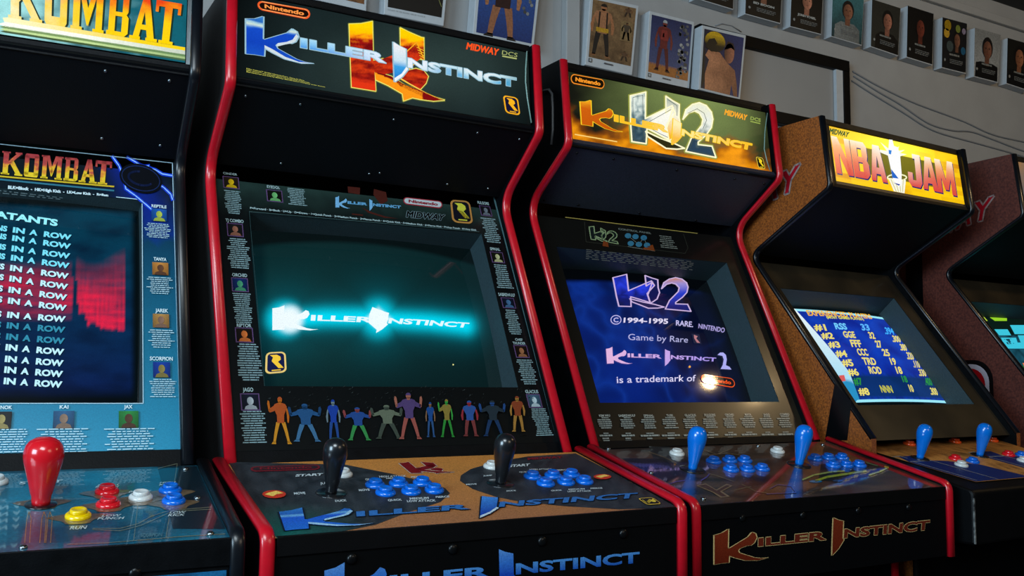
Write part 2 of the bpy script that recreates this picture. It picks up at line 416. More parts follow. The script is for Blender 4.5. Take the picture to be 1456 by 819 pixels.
    # control box
    s5, s6, s7 = P[5], P[6], P[7]
    c.ctl = panel_yz(c.mw, s6, s5, .0 if not A else .004); c.clen = (Vector(s5)-Vector(s6)).length
    wc = c.wc = (Wl/2-.009) if A else (Wl/2)
    mb = MB()
    if A:
        mb.prism_x([(s6[0]+.004, s6[1]-.006), (s6[0]+.004, s7[1]+.004), (s5[0], .78), (s5[0], s5[1]-.008)], -wc+.001, wc-.001)
    else:
        mb.prism_x(fillet([(s5[0], s5[1]-.002), (s6[0]+.0, s6[1]-.002), (s6[0]+.0, s7[1]), (s5[0], .80), (s5[0], s5[1]-.002)], {1: .012})[:-1], -wc, wc)
    c.boxo = mb.build('control_box', BLACK if A else BLACKM, root, 0 if A else .006)
    if A:
        ch = fillet([(s5[0]+.004, s5[1]+.004), (s6[0], s6[1]+.004), (s7[0], s7[1]-.002)], {1: .025})
        for sx in (-1, 1):
            mb = MB(); mb.prism_x(ch+[(.2, .772), (s5[0]+.004, .772)], sx*Wl/2-.009, sx*Wl/2+.009)
            cp = mb.build('control_box_side', BLACK, root)
            sweep_molding(ch, sx*Wl/2, .0195, trim_mat, 'edge_molding', cp)
    c.front = Panel(c.mw, (0, s6[0]+(.004 if A else 0)-.0006, s7[1]), (1, 0, 0), (0, 0, 1)); c.flen = s6[1]-s7[1]
    if not A:
        mb = MB(); x = -wc; y = s6[0]; mb.box((x-.0012, y-.0012, s7[1]+.004), (x+.002, y+.002, s6[1]-.016)); o = mb.build('worn_edge', node_mat('worn_white_edge', rgb(120, 122, 120), .7, noise_scale=90, col2=rgb(20, 20, 22)), root)
    c.ctl.lim = wc-.001; c.bez.lim = wi; c.marq.lim = wi-.001; c.front.lim = wc-.002
    return c
def bezel_base(c, A, fn, v0=.028, nu=2, nv=2, v1=None):
    """printed frame round the monitor opening"""
    TL, TR, BR, BL = c.open; w = c.wi; v1 = v1 or c.blen-.012
    M = lambda u, v: (u, v)
    out = [(-w, v0), (w, v0), (w, v1), (-w, v1)]; inn = [BL, BR, TR, TL]
    for i in range(4):
        j = (i+1) % 4
        A.poly([out[i], out[j], inn[j], inn[i]], (lambda u, v: fn(*c.bez.px(u, v), u, v)) if callable(fn) else fn, M, ml=.03)
    A.up()
def strip(c, panel, v0, v1, name, mat, h=.002, th=.006, w=None, bevel=.0008):
    w = w or c.wi
    mb = MB(); P = [panel.loc(0, v0, h), panel.loc(0, v1, h), panel.loc(0, v1, h-th), panel.loc(0, v0, h-th)]
    mb.prism_x([(q.y, q.z) for q in P], -w, w); return mb.build(name, mat, c.root, bevel)
def bolts(c, panel, pts, name='bolt', mat=None, r=.004, h=.002):
    for q in pts:
        u, v = panel.at(*q)
        M = Matrix(((panel.U.x, panel.V.x, panel.N.x, 0), (panel.U.y, panel.V.y, panel.N.y, 0), (panel.U.z, panel.V.z, panel.N.z, 0), (0, 0, 0, 1)))
        M = Matrix.Translation(panel.loc(u, v, 0)) @ M
        mb = MB(); mb.lathe([(r, -.001), (r, h*.4), (r*.75, h*.85), (r*.3, h)], M, 12); mb.build(name, mat or BOLT, c.root)
def frame_of(panel, u, v, h=0):
    M = Matrix(((panel.U.x, panel.V.x, panel.N.x, 0), (panel.U.y, panel.V.y, panel.N.y, 0), (panel.U.z, panel.V.z, panel.N.z, 0), (0, 0, 0, 1)))
    return Matrix.Translation(panel.loc(u, v, h)) @ M
def plastic(name, c, rough=.22): return node_mat(name, c, rough, noise_scale=40, noise_amt=.06, coat=.4, coatr=.1)
PL = {'blue': plastic('blue_plastic', rgb(2, 98, 206)), 'red': plastic('red_plastic', rgb(214, 22, 34)), 'yellow': plastic('yellow_plastic', rgb(238, 196, 0)),
      'white': plastic('white_plastic', rgb(206, 208, 206)), 'black': plastic('black_plastic', rgb(18, 21, 25), .28), 'orange': plastic('orange_plastic', rgb(236, 78, 22)),
      'stickblue': plastic('bright_blue_plastic', rgb(0, 112, 216))}
def button(c, x, y, col, r=.0175, label=None):
    u, v = c.ctl.at(x, y); M = frame_of(c.ctl, u, v, .0005)
    mb = MB(); mb.lathe([(r, -.001), (r, .0022), (r*.96, .0042), (r*.8, .0062), (r*.7, .0066), (r*.68, .004), (r*.3, .004)], M, 28)
    b = mb.build('button', PL[col], c.root)
    if label: b['label'] = label
    mb = MB(); mb.lathe([(r*.66, .002), (r*.66, .0095), (r*.60, .0112), (r*.52, .0113), (r*.4, .0104), (r*.15, .0099), (.0004, .0098)], M, 24)
    mb.build('plunger', PL[col], b)
def joystick(c, x, y, col, k=1.0, hole=.024, label=None, lean=(0, 0), fat=.99):
    u, v = c.ctl.at(x, y); M = frame_of(c.ctl, u, v, .0008)
    mb = MB(); mb.lathe([(hole, -.001), (hole, .0006), (hole*.95, .0012), (.006, .0012)], M, 32); dw = mb.build('dust_washer', PL['black'], None)
    Mt = M @ Matrix.Rotation(lean[0], 4, 'X') @ Matrix.Rotation(lean[1], 4, 'Y')
    prof = [(.0090, .0005), (.0094, .006), (.0098, .0125), (.0112, .0165), (.0135, .030), (.0164, .045), (.0188, .057), (.0198, .065), (.0194, .073), (.0176, .0800), (.0142, .0852), (.0098, .0885), (.0045, .0901), (.0006, .0904)]
    mb = MB(); mb.lathe([(r*k*fat, h*k) for r, h in prof], Mt, 32); j = mb.build('joystick', PL[col], c.root)
    if label: j['label'] = label
    COL_parent(dw, j)
def COL_parent(ch, p): ch.parent = p
OPEN = (-.260, .264, .153, .538)
MK = cabinet('black arcade cabinet with teal control panel and red joystick, leftmost in the row', (-.7468, .0151, 0), -.0425,
             adj(PA, {2: (.0012, .0043), 3: (0, -.001), 4: (-.0027, .0019), 6: (.0022, .0015)}), .665, .7084, BLACK, BLKT, 'A', (-.262, .266, .119, .540), .022)
KI = cabinet('black arcade cabinet with red edges, glowing cyan title on its screen and black joysticks', (0, 0, 0), 0, PA, .665, .7084, GREY, REDT, 'A', OPEN, .05)
K2 = cabinet('black arcade cabinet with red edges, blue text screen, flaming backlit sign and two blue joysticks', (.7655, .0387, 0), .0121,
             adj(PA, {1: (0, -.005), 2: (-.0055, -.0065), 3: (.001, .005), 4: (.009, .0045), 6: (-.0046, -.0059), 7: (-.0046, 0)}), .6654, .7084, BLACK, REDT, 'A', (-.275, .272, .110, .520), .08, None, node_mat('screenlit_speaker_vinyl', rgb(44, 50, 62), .4, spec=.4, noise_scale=200, noise_amt=.3, bump=.3, bump_scale=600))  # screen glow put into the colour: vinyl lighter and bluer than the others
def wood_side(mat_y):
    def f(c, sp):
        pan = Panel(c.mw, (-c.W/2-.0092, 0, 0), (0, -1, 0), (0, 0, 1))   # looking at the left side: u runs to the front
        c.sidep = pan
        A = Art(pan); A.layer = 2
        cs = [(-.985, 0), (-.435, 0), (-.435, 1), (-.985, 1)]
        # big MIDWAY lettering near the top, raked like the sign
        if mat_y == 'n': cells = (('Y', ((1112, 244), (1138, 231), (1131, 270), (1107, 279))), ('MIDWA', ((1010, 296), (1110, 246), (1105, 281), (1004, 322))))
        else: cells = (('Y', ((1387, 287), (1413, 277), (1406, 310), (1382, 317))), ('MIDWA', ((1290, 330), (1386, 288), (1380, 318), (1286, 356))))
        for s_, q in cells:
            M = A.quad(*q); A.text_edge(s_, M, .010, rgb(150, 130, 126), .02); A.up(); A.text(s_, M, rgb(158, 18, 34), .02); A.layer -= 1
        A.build('side_lettering', PRINT, sp); A = Art(pan); A.layer = 2
        # rounded emblem plate low on the side
        if mat_y == 'q': u1, v1 = -.447, 1.222; r = .07; cols = (rgb(10, 10, 12), rgb(176, 170, 182), rgb(150, 10, 22))
        else: u1, v1 = -.475, 1.205; r = .07; cols = (rgb(12, 12, 14), rgb(92, 92, 96), rgb(48, 50, 54))
        for k, cc in enumerate(cols):
            e = .013*k
            A.poly(rrect(None, .06-e*.5, 1, 6, u1-.34+e, v1-.26+e, u1-e, v1-e), cc, lambda u, v: (u, v)); A.up()
        A.build('side_emblem', PRINT, sp); A = Art(pan); A.layer = 2
        if mat_y == 'n': A.poly([(1187, 545), (1211, 571), (1205, 626), (1173, 626)], rgb(5, 6, 8))
        else: A.poly([(-.745, 1.0), (-.682, 1.0), (-.682, 1.58), (-.745, 1.62)], rgb(5, 6, 8), lambda u, v: (u, v))
        A.build('side_band', PRINT, sp)
    return f
NB = cabinet('brown wood-sided arcade cabinet with glowing yellow basketball sign and wood-plank control panel', (1.4902, .0607, 0), .0497, PB, .6229, .640, WOODS, BLKT, 'B', (-.258, .245, .112, .510), .062, wood_side('n'))
FQ = cabinet('red-brown wood-sided arcade cabinet cut off by the right edge, rightmost in the row', (2.287, .0384, 0), -.0064, adj(PB, {k: (0, .004) for k in (1, 2, 3, 4)}), .6229, .640, WOODQ, BLKT, 'B', (-.258, .245, .112, .510), .062, wood_side('q'))
mb = MB(); _p = Panel(K2.mw, (-K2.W/2-.0095, 0, 0), (0, -1, 0), (0, 0, 1))
mb.tube([_p.loc(*_p.at(x, y), .004) for x, y in ((770, 134), (776, 129), (783, 128), (787, 134), (788, 155), (788, 185), (786, 206))], .003); mb.build('side_handle', node_mat('dull_grey_metal', rgb(70, 72, 74), .5), K2.root)
# ------------------------------------------------------------------ shared emblems
def lg(z): return lambda pts: [((p[0]-349.8)/383.6, ((66.3+.185*(p[0]-418.5))-p[1])/14.08) for p in (z(*q) for q in pts)]
_K = lg(Z(330, 0, 6.3))([(125, 172), (195, 170), (255, 148), (252, 348), (268, 355), (370, 318), (450, 290), (490, 253), (522, 275), (536, 320), (512, 368), (480, 384), (440, 376), (372, 384), (352, 402), (368, 432), (440, 475), (520, 522), (590, 548), (658, 559), (560, 560), (430, 526), (330, 472), (266, 430), (262, 502), (190, 490), (125, 485)])
_KARM = lg(Z(330, 0, 6.3))([(360, 400), (372, 384), (440, 372), (490, 350), (520, 300), (536, 320), (512, 368), (480, 384), (430, 395), (365, 415)])
_KLEG = lg(Z(330, 0, 6.3))([(266, 405), (330, 440), (430, 505), (540, 548), (658, 559), (560, 560), (430, 526), (330, 472), (266, 430)])
_I = lg(Z(480, 20, 6.3))([(405, 235), (455, 268), (518, 298), (522, 460), (540, 480), (485, 548), (418, 594), (410, 420)])
_ITIP = lg(Z(480, 20, 6.3))([(522, 460), (540, 480), (485, 548), (418, 594), (416, 560), (480, 520)])
def ki_logo(A, M, cK, cT, cI=None, outline=None, ow=.035, edge=None, tip=None, ml=.05, bold=.0, tw=None):
    """the two-word title: tall blade letters K and I, the rest in wide small capitals"""
    sub = lambda x0, x1: (lambda x, y: M(x0+(x1-x0)*x, y))
    words = (('ILLER', .178, .480), ('NSTINCT', .562, 1.0))
    XY = lambda x, y: M(x, y)
    if outline:
        for P in (_K, _I): A.stroke([(x, y/8) for x, y in P], ow, outline, lambda x, y: M(x, y*8), True)
        e = M(1, 0); e0 = M(0, 0); wm = math.hypot(e[0]-e0[0], e[1]-e0[1])*(tw or ow*.55)
        for w, a, b in words: A.text_edge(w, sub(a, b), wm, outline, bold+.035)
        A.up()
    A.poly(_K, cK, M, ml=ml); A.poly(_I, cI or cK, M, ml=ml)
    for w, a, b in words: A.text(w, sub(a, b), (lambda x, y, a=a, b=b: cT(a+(b-a)*x, y)) if callable(cT) else cT, bold+.035, ml=.3 if callable(cT) else None)
    A.up()
    if edge: A.poly(_KARM, edge, M); A.poly(_KLEG, edge, M)
    if tip: A.poly(_ITIP, tip, M)
    A.layer -= 1
_E6 = Z(480, 20, 6.3)
EMB = [[(103, 92), (210, 88), (310, 68), (318, 420), (405, 402), (405, 500), (330, 520), (340, 690), (125, 655)],
       [(560, 125), (640, 165), (750, 212), (770, 215), (772, 410), (725, 400), (640, 480), (565, 345)],
       [(318, 420), (405, 402), (520, 360), (640, 320), (705, 258), (735, 330), (740, 400), (640, 480), (530, 520), (405, 545), (330, 520)],
       [(575, 520), (700, 490), (770, 510), (810, 560), (790, 620), (740, 675), (640, 620), (575, 580)],
       [(330, 520), (420, 540), (480, 560), (600, 640), (740, 690), (860, 745), (955, 772), (860, 780), (740, 765), (670, 750), (590, 778), (580, 715), (450, 640), (340, 590)]]
_WA = [(92, 155), (150, 140), (215, 122), (212, 345), (430, 235), (455, 300), (380, 400), (400, 520), (225, 425), (218, 552), (105, 535), (96, 400)]
_WB = [(378, 155), (435, 195), (490, 225), (488, 330), (498, 400), (470, 480), (405, 530), (385, 420), (440, 250), (378, 300)]
_WD = [(215, 450), (330, 505), (450, 550), (535, 590), (470, 597), (380, 590), (230, 492)]
_W2 = [(520, 350), (545, 270), (600, 225), (660, 210), (720, 235), (765, 290), (778, 350), (765, 420), (720, 480), (650, 540), (650, 560), (770, 575), (805, 668), (545, 615), (590, 510), (640, 450), (680, 400), (690, 350), (660, 300), (620, 280), (570, 295)]
def k2_map(M):
    """emblem drawn in its own sheared frame: unit square = emblem bounding box"""
    return lambda x, y: M((x-88)/717, 1-((y-.2*(x-88))-95)/448)
def k2_emblem(A, M, edge, fills, w=12, ml=60, halo=None):
    q = k2_map(M)
    if halo:
        for P in (_WA, _WB, _W2): A.stroke(P, w*2.6, halo, q, True)
        A.up()
    for P, f in zip((_WA, _WB, _WD, _W2), fills): A.poly(P, f, q, ml=ml if callable(f) else None)
    A.up()
    for P in (_WD, _WA, _WB, _W2): A.stroke(P, w, edge, q, True)
    A.up()
def oval_logo(A, M, word, edge, fill, ink, asp=4.6, bold=.03, t=.16):
    A.poly(rrect(None, .5, asp), edge, M); A.up()
    A.poly(rrect(None, .5-t*.8, asp, 6, t/asp, t, 1-t/asp, 1-t), fill, M); A.up()
    A.text(word, lambda x, y: M(.13+.75*x, .29+.44*y), ink, bold); A.layer -= 2
def shield_logo(A, M, edge, fill, ink, ink2=None):
    """small rounded badge with a folded ribbon letter"""
    A.poly(rrect(None, .2, .8), edge, M); A.up()
    A.poly(rrect(None, .15, .8, 6, .09, .07, .91, .93), fill, M); A.up()
    A.poly([(.2, .86), (.55, .86), (.72, .76), (.74, .62), (.6, .52), (.86, .22), (.62, .22), (.3, .56), (.3, .6), (.36, .74)], ink, M)
    A.poly([(.3, .56), (.5, .56), (.86, .22), (.62, .22)], ink2 or ink, M)
    A.box(M, ink, .3, .11, .72, .16); A.layer -= 2
def shard(A, M, cols, seed, n=5):
    """plain upright splash of colour"""
    R = random.Random(seed)
    for i in range(n):
        cx = .5+R.uniform(-.3, .3); cy = .12+.76*i/(n-1); r = R.uniform(.10, .2)
        P = []
        for k in range(9):
            a = 2*math.pi*k/9; rr = r*R.uniform(.55, 1.25); P.append((cx+rr*1.2*math.cos(a), cy+rr*.9*math.sin(a)))
        A.poly(P, cols[i % len(cols)], M)
# slab-serif capitals for the KOMBAT wordmark
def _slab(ch):
    R = lambda a, b, c, d: [(a, b), (c, b), (c, d), (a, d)]
    if ch == 'K': return [R(.08, 0, .34, 1), R(0, 0, .42, .07), R(0, .93, .42, 1), [(.34, .40), (.34, .58), (.74, .94), (.98, .94)], [(.40, .52), (.56, .66), (1.0, .06), (.74, .06)], R(.68, 0, 1.08, .07), R(.66, .93, 1.0, 1)]
    if ch == 'O': return [R(.05, .08, .33, .92), R(.67, .08, .95, .92), [(.05, .08), (.12, 0), (.88, 0), (.95, .08), (.95, .2), (.05, .2)], [(.05, .92), (.12, 1), (.88, 1), (.95, .92), (.95, .82), (.05, .82)]]
    if ch == 'M': return [R(.06, 0, .26, 1), R(.74, 0, .94, 1), R(0, 0, .34, .07), R(.66, 0, 1, .07), R(0, .93, .2, 1), R(.8, .93, 1, 1), [(.2, 1), (.36, 1), (.56, .32), (.48, .1)], [(.8, 1), (.64, 1), (.44, .32), (.52, .1)]]
    if ch == 'B': return [R(.08, 0, .36, 1), R(0, 0, .8, .1), R(0, .9, .8, 1), R(.3, .46, .8, .56), [(.66, .05), (.8, 0), (.95, .08), (.95, .44), (.85, .51), (.66, .5)], [(.66, .5), (.85, .51), (.92, .58), (.92, .92), (.8, 1), (.66, .95)]]
    if ch == 'A': return [[(.1, 0), (.32, 0), (.56, 1), (.4, 1)], [(.9, 0), (.64, 0), (.4, 1), (.62, 1)], R(.25, .24, .75, .36), R(0, 0, .38, .07), R(.58, 0, 1, .07)]
    if ch == 'T': return [R(.36, 0, .66, 1), R(.22, 0, .8, .07), R(0, .86, 1, 1), R(0, .72, .12, 1), R(.88, .72, 1, 1)]
def kombat(A, M, col, shadow=None, off=(.006, -.05), ml=.06):
    xs = [('K', 0, .175), ('O', .195, .335), ('M', .35, .545), ('B', .56, .695), ('A', .70, .87), ('T', .845, 1.0)]
    for pas in ((0, 1) if shadow else (1,)):
        for ch, a, b in xs:
            for P in _slab(ch):
                Q = [(a+(b-a)*x, y) for x, y in P]
                if pas == 0: A.poly([(x+off[0], y+off[1]) for x, y in Q], shadow, M)
                else: A.poly(Q, col, M, ml=ml)
        A.up()
W_ = rgb(205, 222, 226)
# ================================================================== left cabinet: teal fighting game
def art_mk(c):
    p = c.marq; z = Z(0, 0, 5.2)
    v0 = p.at(265, 89.5)[1]; ur = p.at(264, 60)[0]
    A = Art(p)
    def bg(x, y, u, v):
        t = fbm(x*.05, y*.05, 1); b = mix(rgb(160, 225, 225), rgb(14, 96, 112), (x-10)/170+t*.35)
        return mix(b, rgb(6, 44, 56), .6*max(0, t))
    A.grid(-c.wi+.006, v0, ur, c.mlen-.012, 70, 24, bg); A.up()
    M = A.quad(z(60, -190), z(1345, 30), z(1310, 340), z(60, 130))
    def kc(x, y):
        n = fbm(x*9, y*3, 3)
        return mix(ramp(y+n*.22, [(0, rgb(255, 212, 0)), (.45, rgb(255, 206, 10)), (.72, rgb(250, 150, 20)), (.95, rgb(238, 70, 20))]), rgb(255, 244, 190), .8*max(0, 1-x*2.2)*(.7+n))
    kombat(A, M, kc, rgb(20, 50, 40), (.012, -.012))
    A.poly([z(20, 132), z(60, 130), z(1368, 352), z(1368, 376), z(30, 162)], lambda x, y: mix(rgb(255, 250, 200), rgb(250, 214, 20), x/200), ml=30)
    for a, b, cc in ((168, 200, rgb(250, 255, 240)), (196, 216, rgb(120, 150, 90)), (214, 232, rgb(196, 224, 150)), (230, 246, rgb(60, 84, 40))):
        A.poly([z(0, a+(6 if a < 180 else 2)), z(40, a-4), z(1368, a+208), z(1368, b+206), z(40, b-2), z(0, b-14)], lambda x, y, cc=cc: mix(cc, rgb(90, 130, 100), max(0, (x-120)/320)), ml=30)
    A.build('marquee', LIT, c.root)['label'] = 'bright backlit sign with yellow KOMBAT lettering on teal'
    strip(c, p, .004, v0-.003, 'marquee_retainer', GRILLE); strip(c, p, c.mlen-.011, c.mlen+.004, 'marquee_retainer', BLACK)
    mb = MB(); a = ur+.001; q = [p.loc(a, v0-.004, .004), p.loc(a+.007, v0-.004, .004), p.loc(a+.007, c.mlen, .004), p.loc(a, c.mlen, .004)]
    mb.add(q+[t-p.N*.006 for t in q], [(0, 1, 2, 3), (7, 6, 5, 4), (0, 4, 5, 1), (1, 5, 6, 2), (2, 6, 7, 3), (3, 7, 4, 0)]); mb.build('marquee_corner_strip', STEEL, c.root)
    bolts(c, c.spk, [(150, 101), (241, 115), (145, 197), (228, 207)], mat=STEEL, r=.0032)
    # bezel
    z = Z(0, 200, 5.2); A = Art(c.bez)
    def bz(x, y, u, v):
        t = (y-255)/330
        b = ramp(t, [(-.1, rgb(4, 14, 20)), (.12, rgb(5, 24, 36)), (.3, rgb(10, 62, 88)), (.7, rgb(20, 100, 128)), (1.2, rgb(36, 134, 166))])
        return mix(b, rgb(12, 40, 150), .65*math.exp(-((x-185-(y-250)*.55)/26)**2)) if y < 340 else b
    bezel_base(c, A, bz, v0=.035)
    M = A.quad(z(18, 78), z(830, 158), z(815, 330), z(5, 248))
    kombat(A, M, lambda x, y: ramp(y+fbm(x*14, y*5, 5)*.35, [(.2, rgb(226, 190, 40)), (.45, rgb(224, 140, 50)), (.6, rgb(190, 78, 62)), (1, rgb(160, 52, 58))]), rgb(3, 8, 10), (.006, -.05))
    A.stroke([z(-40, 262), z(840, 342)], 2.2, rgb(204, 170, 40)); A.stroke([z(-40, 285), z(840, 372)], 2.4, rgb(50, 110, 130)); A.up()
    A.text('BL=Block  -  BLK=Block  -  HK=High Kick  -  LK=Low Kick  -  R=Run'[12:], A.quad(z(60, 333), z(800, 397), z(800, 416), z(58, 360)), rgb(200, 220, 225), .05)
    M = A.quad(z(-60, 362), z(670, 450), z(665, 466), z(-60, 398)); micro(A, M, 2, rgb(80, 96, 100), 4, 'l', .4, 14)
    # white rules
    for P in ([z(-60, 22), z(840, 120), z(1274, 168)], [z(1274, 168), (257, 641)], [z(860, 420), z(1050, 440), (203.4, 574)], [(203.4, 574), (-12, 574)]):
        A.stroke([q for q in P], 1.1, rgb(180, 208, 220))
    # lightning
    for P in ([z(830, 120), z(880, 190), z(915, 280), z(930, 360), z(1000, 410), z(1060, 460), z(1130, 520)], [z(940, 125), z(1040, 185), z(1150, 220), z(1200, 250), z(1270, 262)], [z(1150, 310), z(1210, 350), z(1262, 400), z(1275, 440)], [z(1010, 170), z(1060, 195), z(1100, 190)]):
        A.stroke(P, 5, rgb(20, 60, 200)); A.up(); A.stroke(P, 1.5, rgb(150, 190, 255)); A.layer -= 1
    A.up(2)
    # dark round medallion
    A.poly([z(1040+158*math.cos(a)*1.0, 285+158*.68*math.sin(a)+.2*158*math.cos(a)*.9) for a in [k*math.pi/15 for k in range(30)]], rgb(3, 6, 14)); A.up()
    A.stroke([z(1040+140*math.cos(a), 285+140*.64*math.sin(a)+.18*140*math.cos(a)) for a in [k*math.pi/15 for k in range(30)]], 1.2, rgb(22, 40, 84), closed=True)
    A.stroke([z(1040+90*math.cos(a), 285+90*.55*math.sin(a)+.18*90*math.cos(a)) for a in [.6+k*math.pi/15 for k in range(20)]], 3.0, rgb(14, 26, 60)); A.up()
    # name column
    y = Z(0, 280, 3.15)
    for nm, n0, n1, b0, b1, t0, t1, bg_, fg in (('REPTILE', (678, 36), (745, 56), (677, 55), (747, 115), (645, 118), (770, 195), rgb(30, 90, 170), rgb(190, 200, 80)),
            ('TANYA', (687, 272), (745, 292), (681, 295), (754, 355), (655, 360), (775, 445), rgb(200, 130, 60), rgb(110, 70, 50)),
            ('JAREK', (695, 502), (752, 522), (683, 526), (757, 590), (662, 597), (782, 685), rgb(180, 130, 70), rgb(150, 110, 90)),
            ('SCORPION', (670, 717), (773, 737), (684, 742), (762, 812), (668, 818), (790, 905), rgb(20, 60, 150), rgb(150, 130, 70))):
        A.text(nm, A.rect(y(*n0), y(*n1)), W_, .025); portrait(A, A.rect(y(*b0), y(*b1)), bg_, fg)
        micro(A, A.rect(y(*t0), y(*t1)), 9, rgb(165, 196, 206), len(nm), 'c', .45, 5)
    y = Z(0, 540, 2.935)
    for nm, n0, n1, b0, b1, t0, t1, bg_, fg in (('SHINNOK', (-45, 110), (50, 126), (-34, 136), (45, 207), (-80, 210), (115, 310), rgb(14, 16, 24), rgb(170, 150, 90)),
            ('KAI', (249, 108), (285, 124), (223, 133), (308, 205), (150, 208), (375, 310), rgb(40, 90, 130), rgb(150, 120, 100)),
            ('JAX', (517, 107), (552, 123), (495, 133), (577, 203), (430, 207), (655, 308), rgb(40, 130, 60), rgb(90, 60, 45))):
        A.text(nm, A.rect(y(*n0), y(*n1)), W_, .025); portrait(A, A.rect(y(*b0), y(*b1)), bg_, fg)
        micro(A, A.rect(y(*t0), y(*t1)), 10, rgb(170, 205, 216), len(nm)+20, 'c', .45, 7)
    A.build('bezel', PRINT, c.root)['label'] = 'teal printed bezel with lightning and move lists'
    strip(c, c.bez, .004, .034, 'bezel_retainer', BLACK, .003)
    # screen
    A = Art(c.scr); u0, w0, u1, w1 = c.srange
    def sc(x, y, u, v):
        e = min(1, max(0, (192-x)/8))*min(1, max(0, (y-(287+.06*x))/8))
        b = mix(rgb(6, 56, 78), rgb(8, 30, 78), (y-330)/220); b = mix(b, rgb(4, 16, 40), .5*fbm(x*.02, y*.05, 9)+.2)
        n = fbm(x*.015, y*.12, 2); n2 = fbm(x*.35, y*.02, 6)
        if x < 178:
            top = 372+.05*x+12*math.sin(x*.06)
            bot = 428
            if x > 109:
                K_ = [(109, 420), (114, 451), (119, 443), (125.5, 464), (133, 458), (143, 467), (178, 472)]
                for (xa, ya), (xb, yb) in zip(K_, K_[1:]):
                    if xa <= x <= xb: bot = ya+(yb-ya)*(x-xa)/(xb-xa)
            if x >= 103 and x < 109: r_ = 0
            elif x < 103: r_ = .5*max(0, min(1, (y-370)/40))*max(0, min(1, (bot+30-y)/30))*(.7+n)
            else: r_ = max(0, min(1, (y-top+18)/30))*max(0, min(1, (bot+2*n2-y)/5+.2))*(.25+.75*max(0, min(1, (y-390)/45)))*(.80+.6*n+.35*n2)
            b = mix(b, rgb(226, 34, 70), min(1, r_))
        if y > 545: b = mix(b, rgb(3, 10, 16), (y-545)/22)
        return tuple(k*e+(1-e)*q for k, q in zip(b, rgb(3, 12, 16)))
    A.grid(u0, w0, u1, w1, 150, 110, sc); A.up(2)
    y = Z(0, 285, 5.286)
    tx = lambda s, TL, TR, BR, BL, cc, sh=True: ([A.text(s, A.quad(*[(q[0]+.9, q[1]+1.1) for q in (TL, TR, BR, BL)]), rgb(4, 24, 46), .05), A.up(2), A.text(s, A.quad(TL, TR, BR, BL), cc, .045), A.up(-2)])
    cy = rgb(150, 240, 255)
    tx('KOMBATANTS', y(-385, 30), y(437, 145), y(432, 198), y(-392, 85), cy)
    z6 = Z(0, 430, 3.562)
    rows = [(y(335, 233), y(541, 260), y(530, 300), y(333, 275))]
    bl = [(333, 275), (328, 340), (323, 415), (318, 487), (312, 565), (307, 645), (300, 727), (296, 808)]
    br = [(530, 302), (527, 370), (524, 443), (518, 516), (512, 595), (507, 675), (500, 755), (497, 835)]
    lst = [(y(a[0], a[1]), y(b[0], b[1])) for a, b in zip(bl, br)]
    lst += [(z6(195, 92), z6(328, 103)), (z6(193, 146), z6(326, 157)), (z6(190, 203), z6(326, 214)), (z6(187, 258), z6(324, 270)), (z6(184, 316), z6(323, 327)), (z6(181, 371), z6(320, 382)), (z6(178, 426), z6(318, 435))]
    for i, (a, b) in enumerate(lst):
        h = 8.2+i*.12; cc = rgb(120, 225, 250) if i < 4 else rgb(190, 240, 255)
        if i in (9, 10): cc = rgb(50, 140, 170)
        R_ = lambda x0, x1: ((a[0]+x0, a[1]-h+(x0*.11 if 0 else x0*(b[1]-a[1])/38)), (a[0]+x1, a[1]-h+x1*(b[1]-a[1])/38), (a[0]+x1-1.2, a[1]+x1*(b[1]-a[1])/38), (a[0]+x0-1.2, a[1]+x0*(b[1]-a[1])/38))
        tx('ROW', *R_(0, 39), cc); tx('A', *R_(-20.5, -9), cc); tx('IN', *R_(-44, -27), cc); tx('WINS', *R_(-86, -52), cc)
    A.build('screen', SCRN, c.root)['label'] = 'glowing blue screen with a list of win streaks'
    # control panel
    A = Art(c.ctl); z = Z(0, 660, 5.85)
    A.grid(-c.wc, 0, c.wc, c.clen, 90, 45, lambda x, y, u, v: mix(mix(rgb(28, 112, 136), rgb(12, 62, 84), .5+.9*fbm(u*9, v*9, 2)), rgb(60, 70, 70), max(0, min(.7, (v-.27)*6+fbm(u*20, v*30, 8)*.8)))); A.up()
    dk = rgb(16, 40, 50); br_ = rgb(104, 84, 60); tn = rgb(120, 120, 96)
    A.poly([z(1310, 20), z(1880, 8), (330, 752), (246, 752)], rgb(9, 34, 44)); A.up()
    for q in ((205, 345), (300, 340)): pass
    for x, y2, w in ((60, 717, 30), (152, 703, 22), (154, 721, 24), (110, 738, 26), (200, 712, 20), (242, 703, 18), (247, 718, 20)):
        P = [c.ctl.at(x, y2)]
        A.poly([(P[0][0]+.03*math.cos(a)*(1+.35*math.sin(3*a)), P[0][1]+.021*math.sin(a)) for a in [k*math.pi/9 for k in range(18)]], br_, lambda u, v: (u, v))
    A.up()
    for P in ([z(770, 550), z(1000, 560), z(1170, 515), (225, 737), (245, 728), (300, 725)], [z(770, 540), z(1000, 540), z(1150, 500), (215, 735), (240, 727), (300, 722)], [z(560, 672), z(900, 660), (255, 764), (320, 760)], [z(1140, 350), (196, 718), (190, 770)], [z(1315, 40), (252, 660), (236, 765)]):
        A.stroke(P, .7, tn)
    for x in (205, 330, 380): A.stroke([z(x, 660), z(x+18, 460), z(x+36, 400), z(x+54, 460), z(x+40, 660)], .9, rgb(150, 112, 60))
    A.up(); wt = rgb(190, 205, 205)
    A.text('START', A.quad(z(165, 152), z(525, 135), z(515, 158), z(160, 175)), wt, .02)
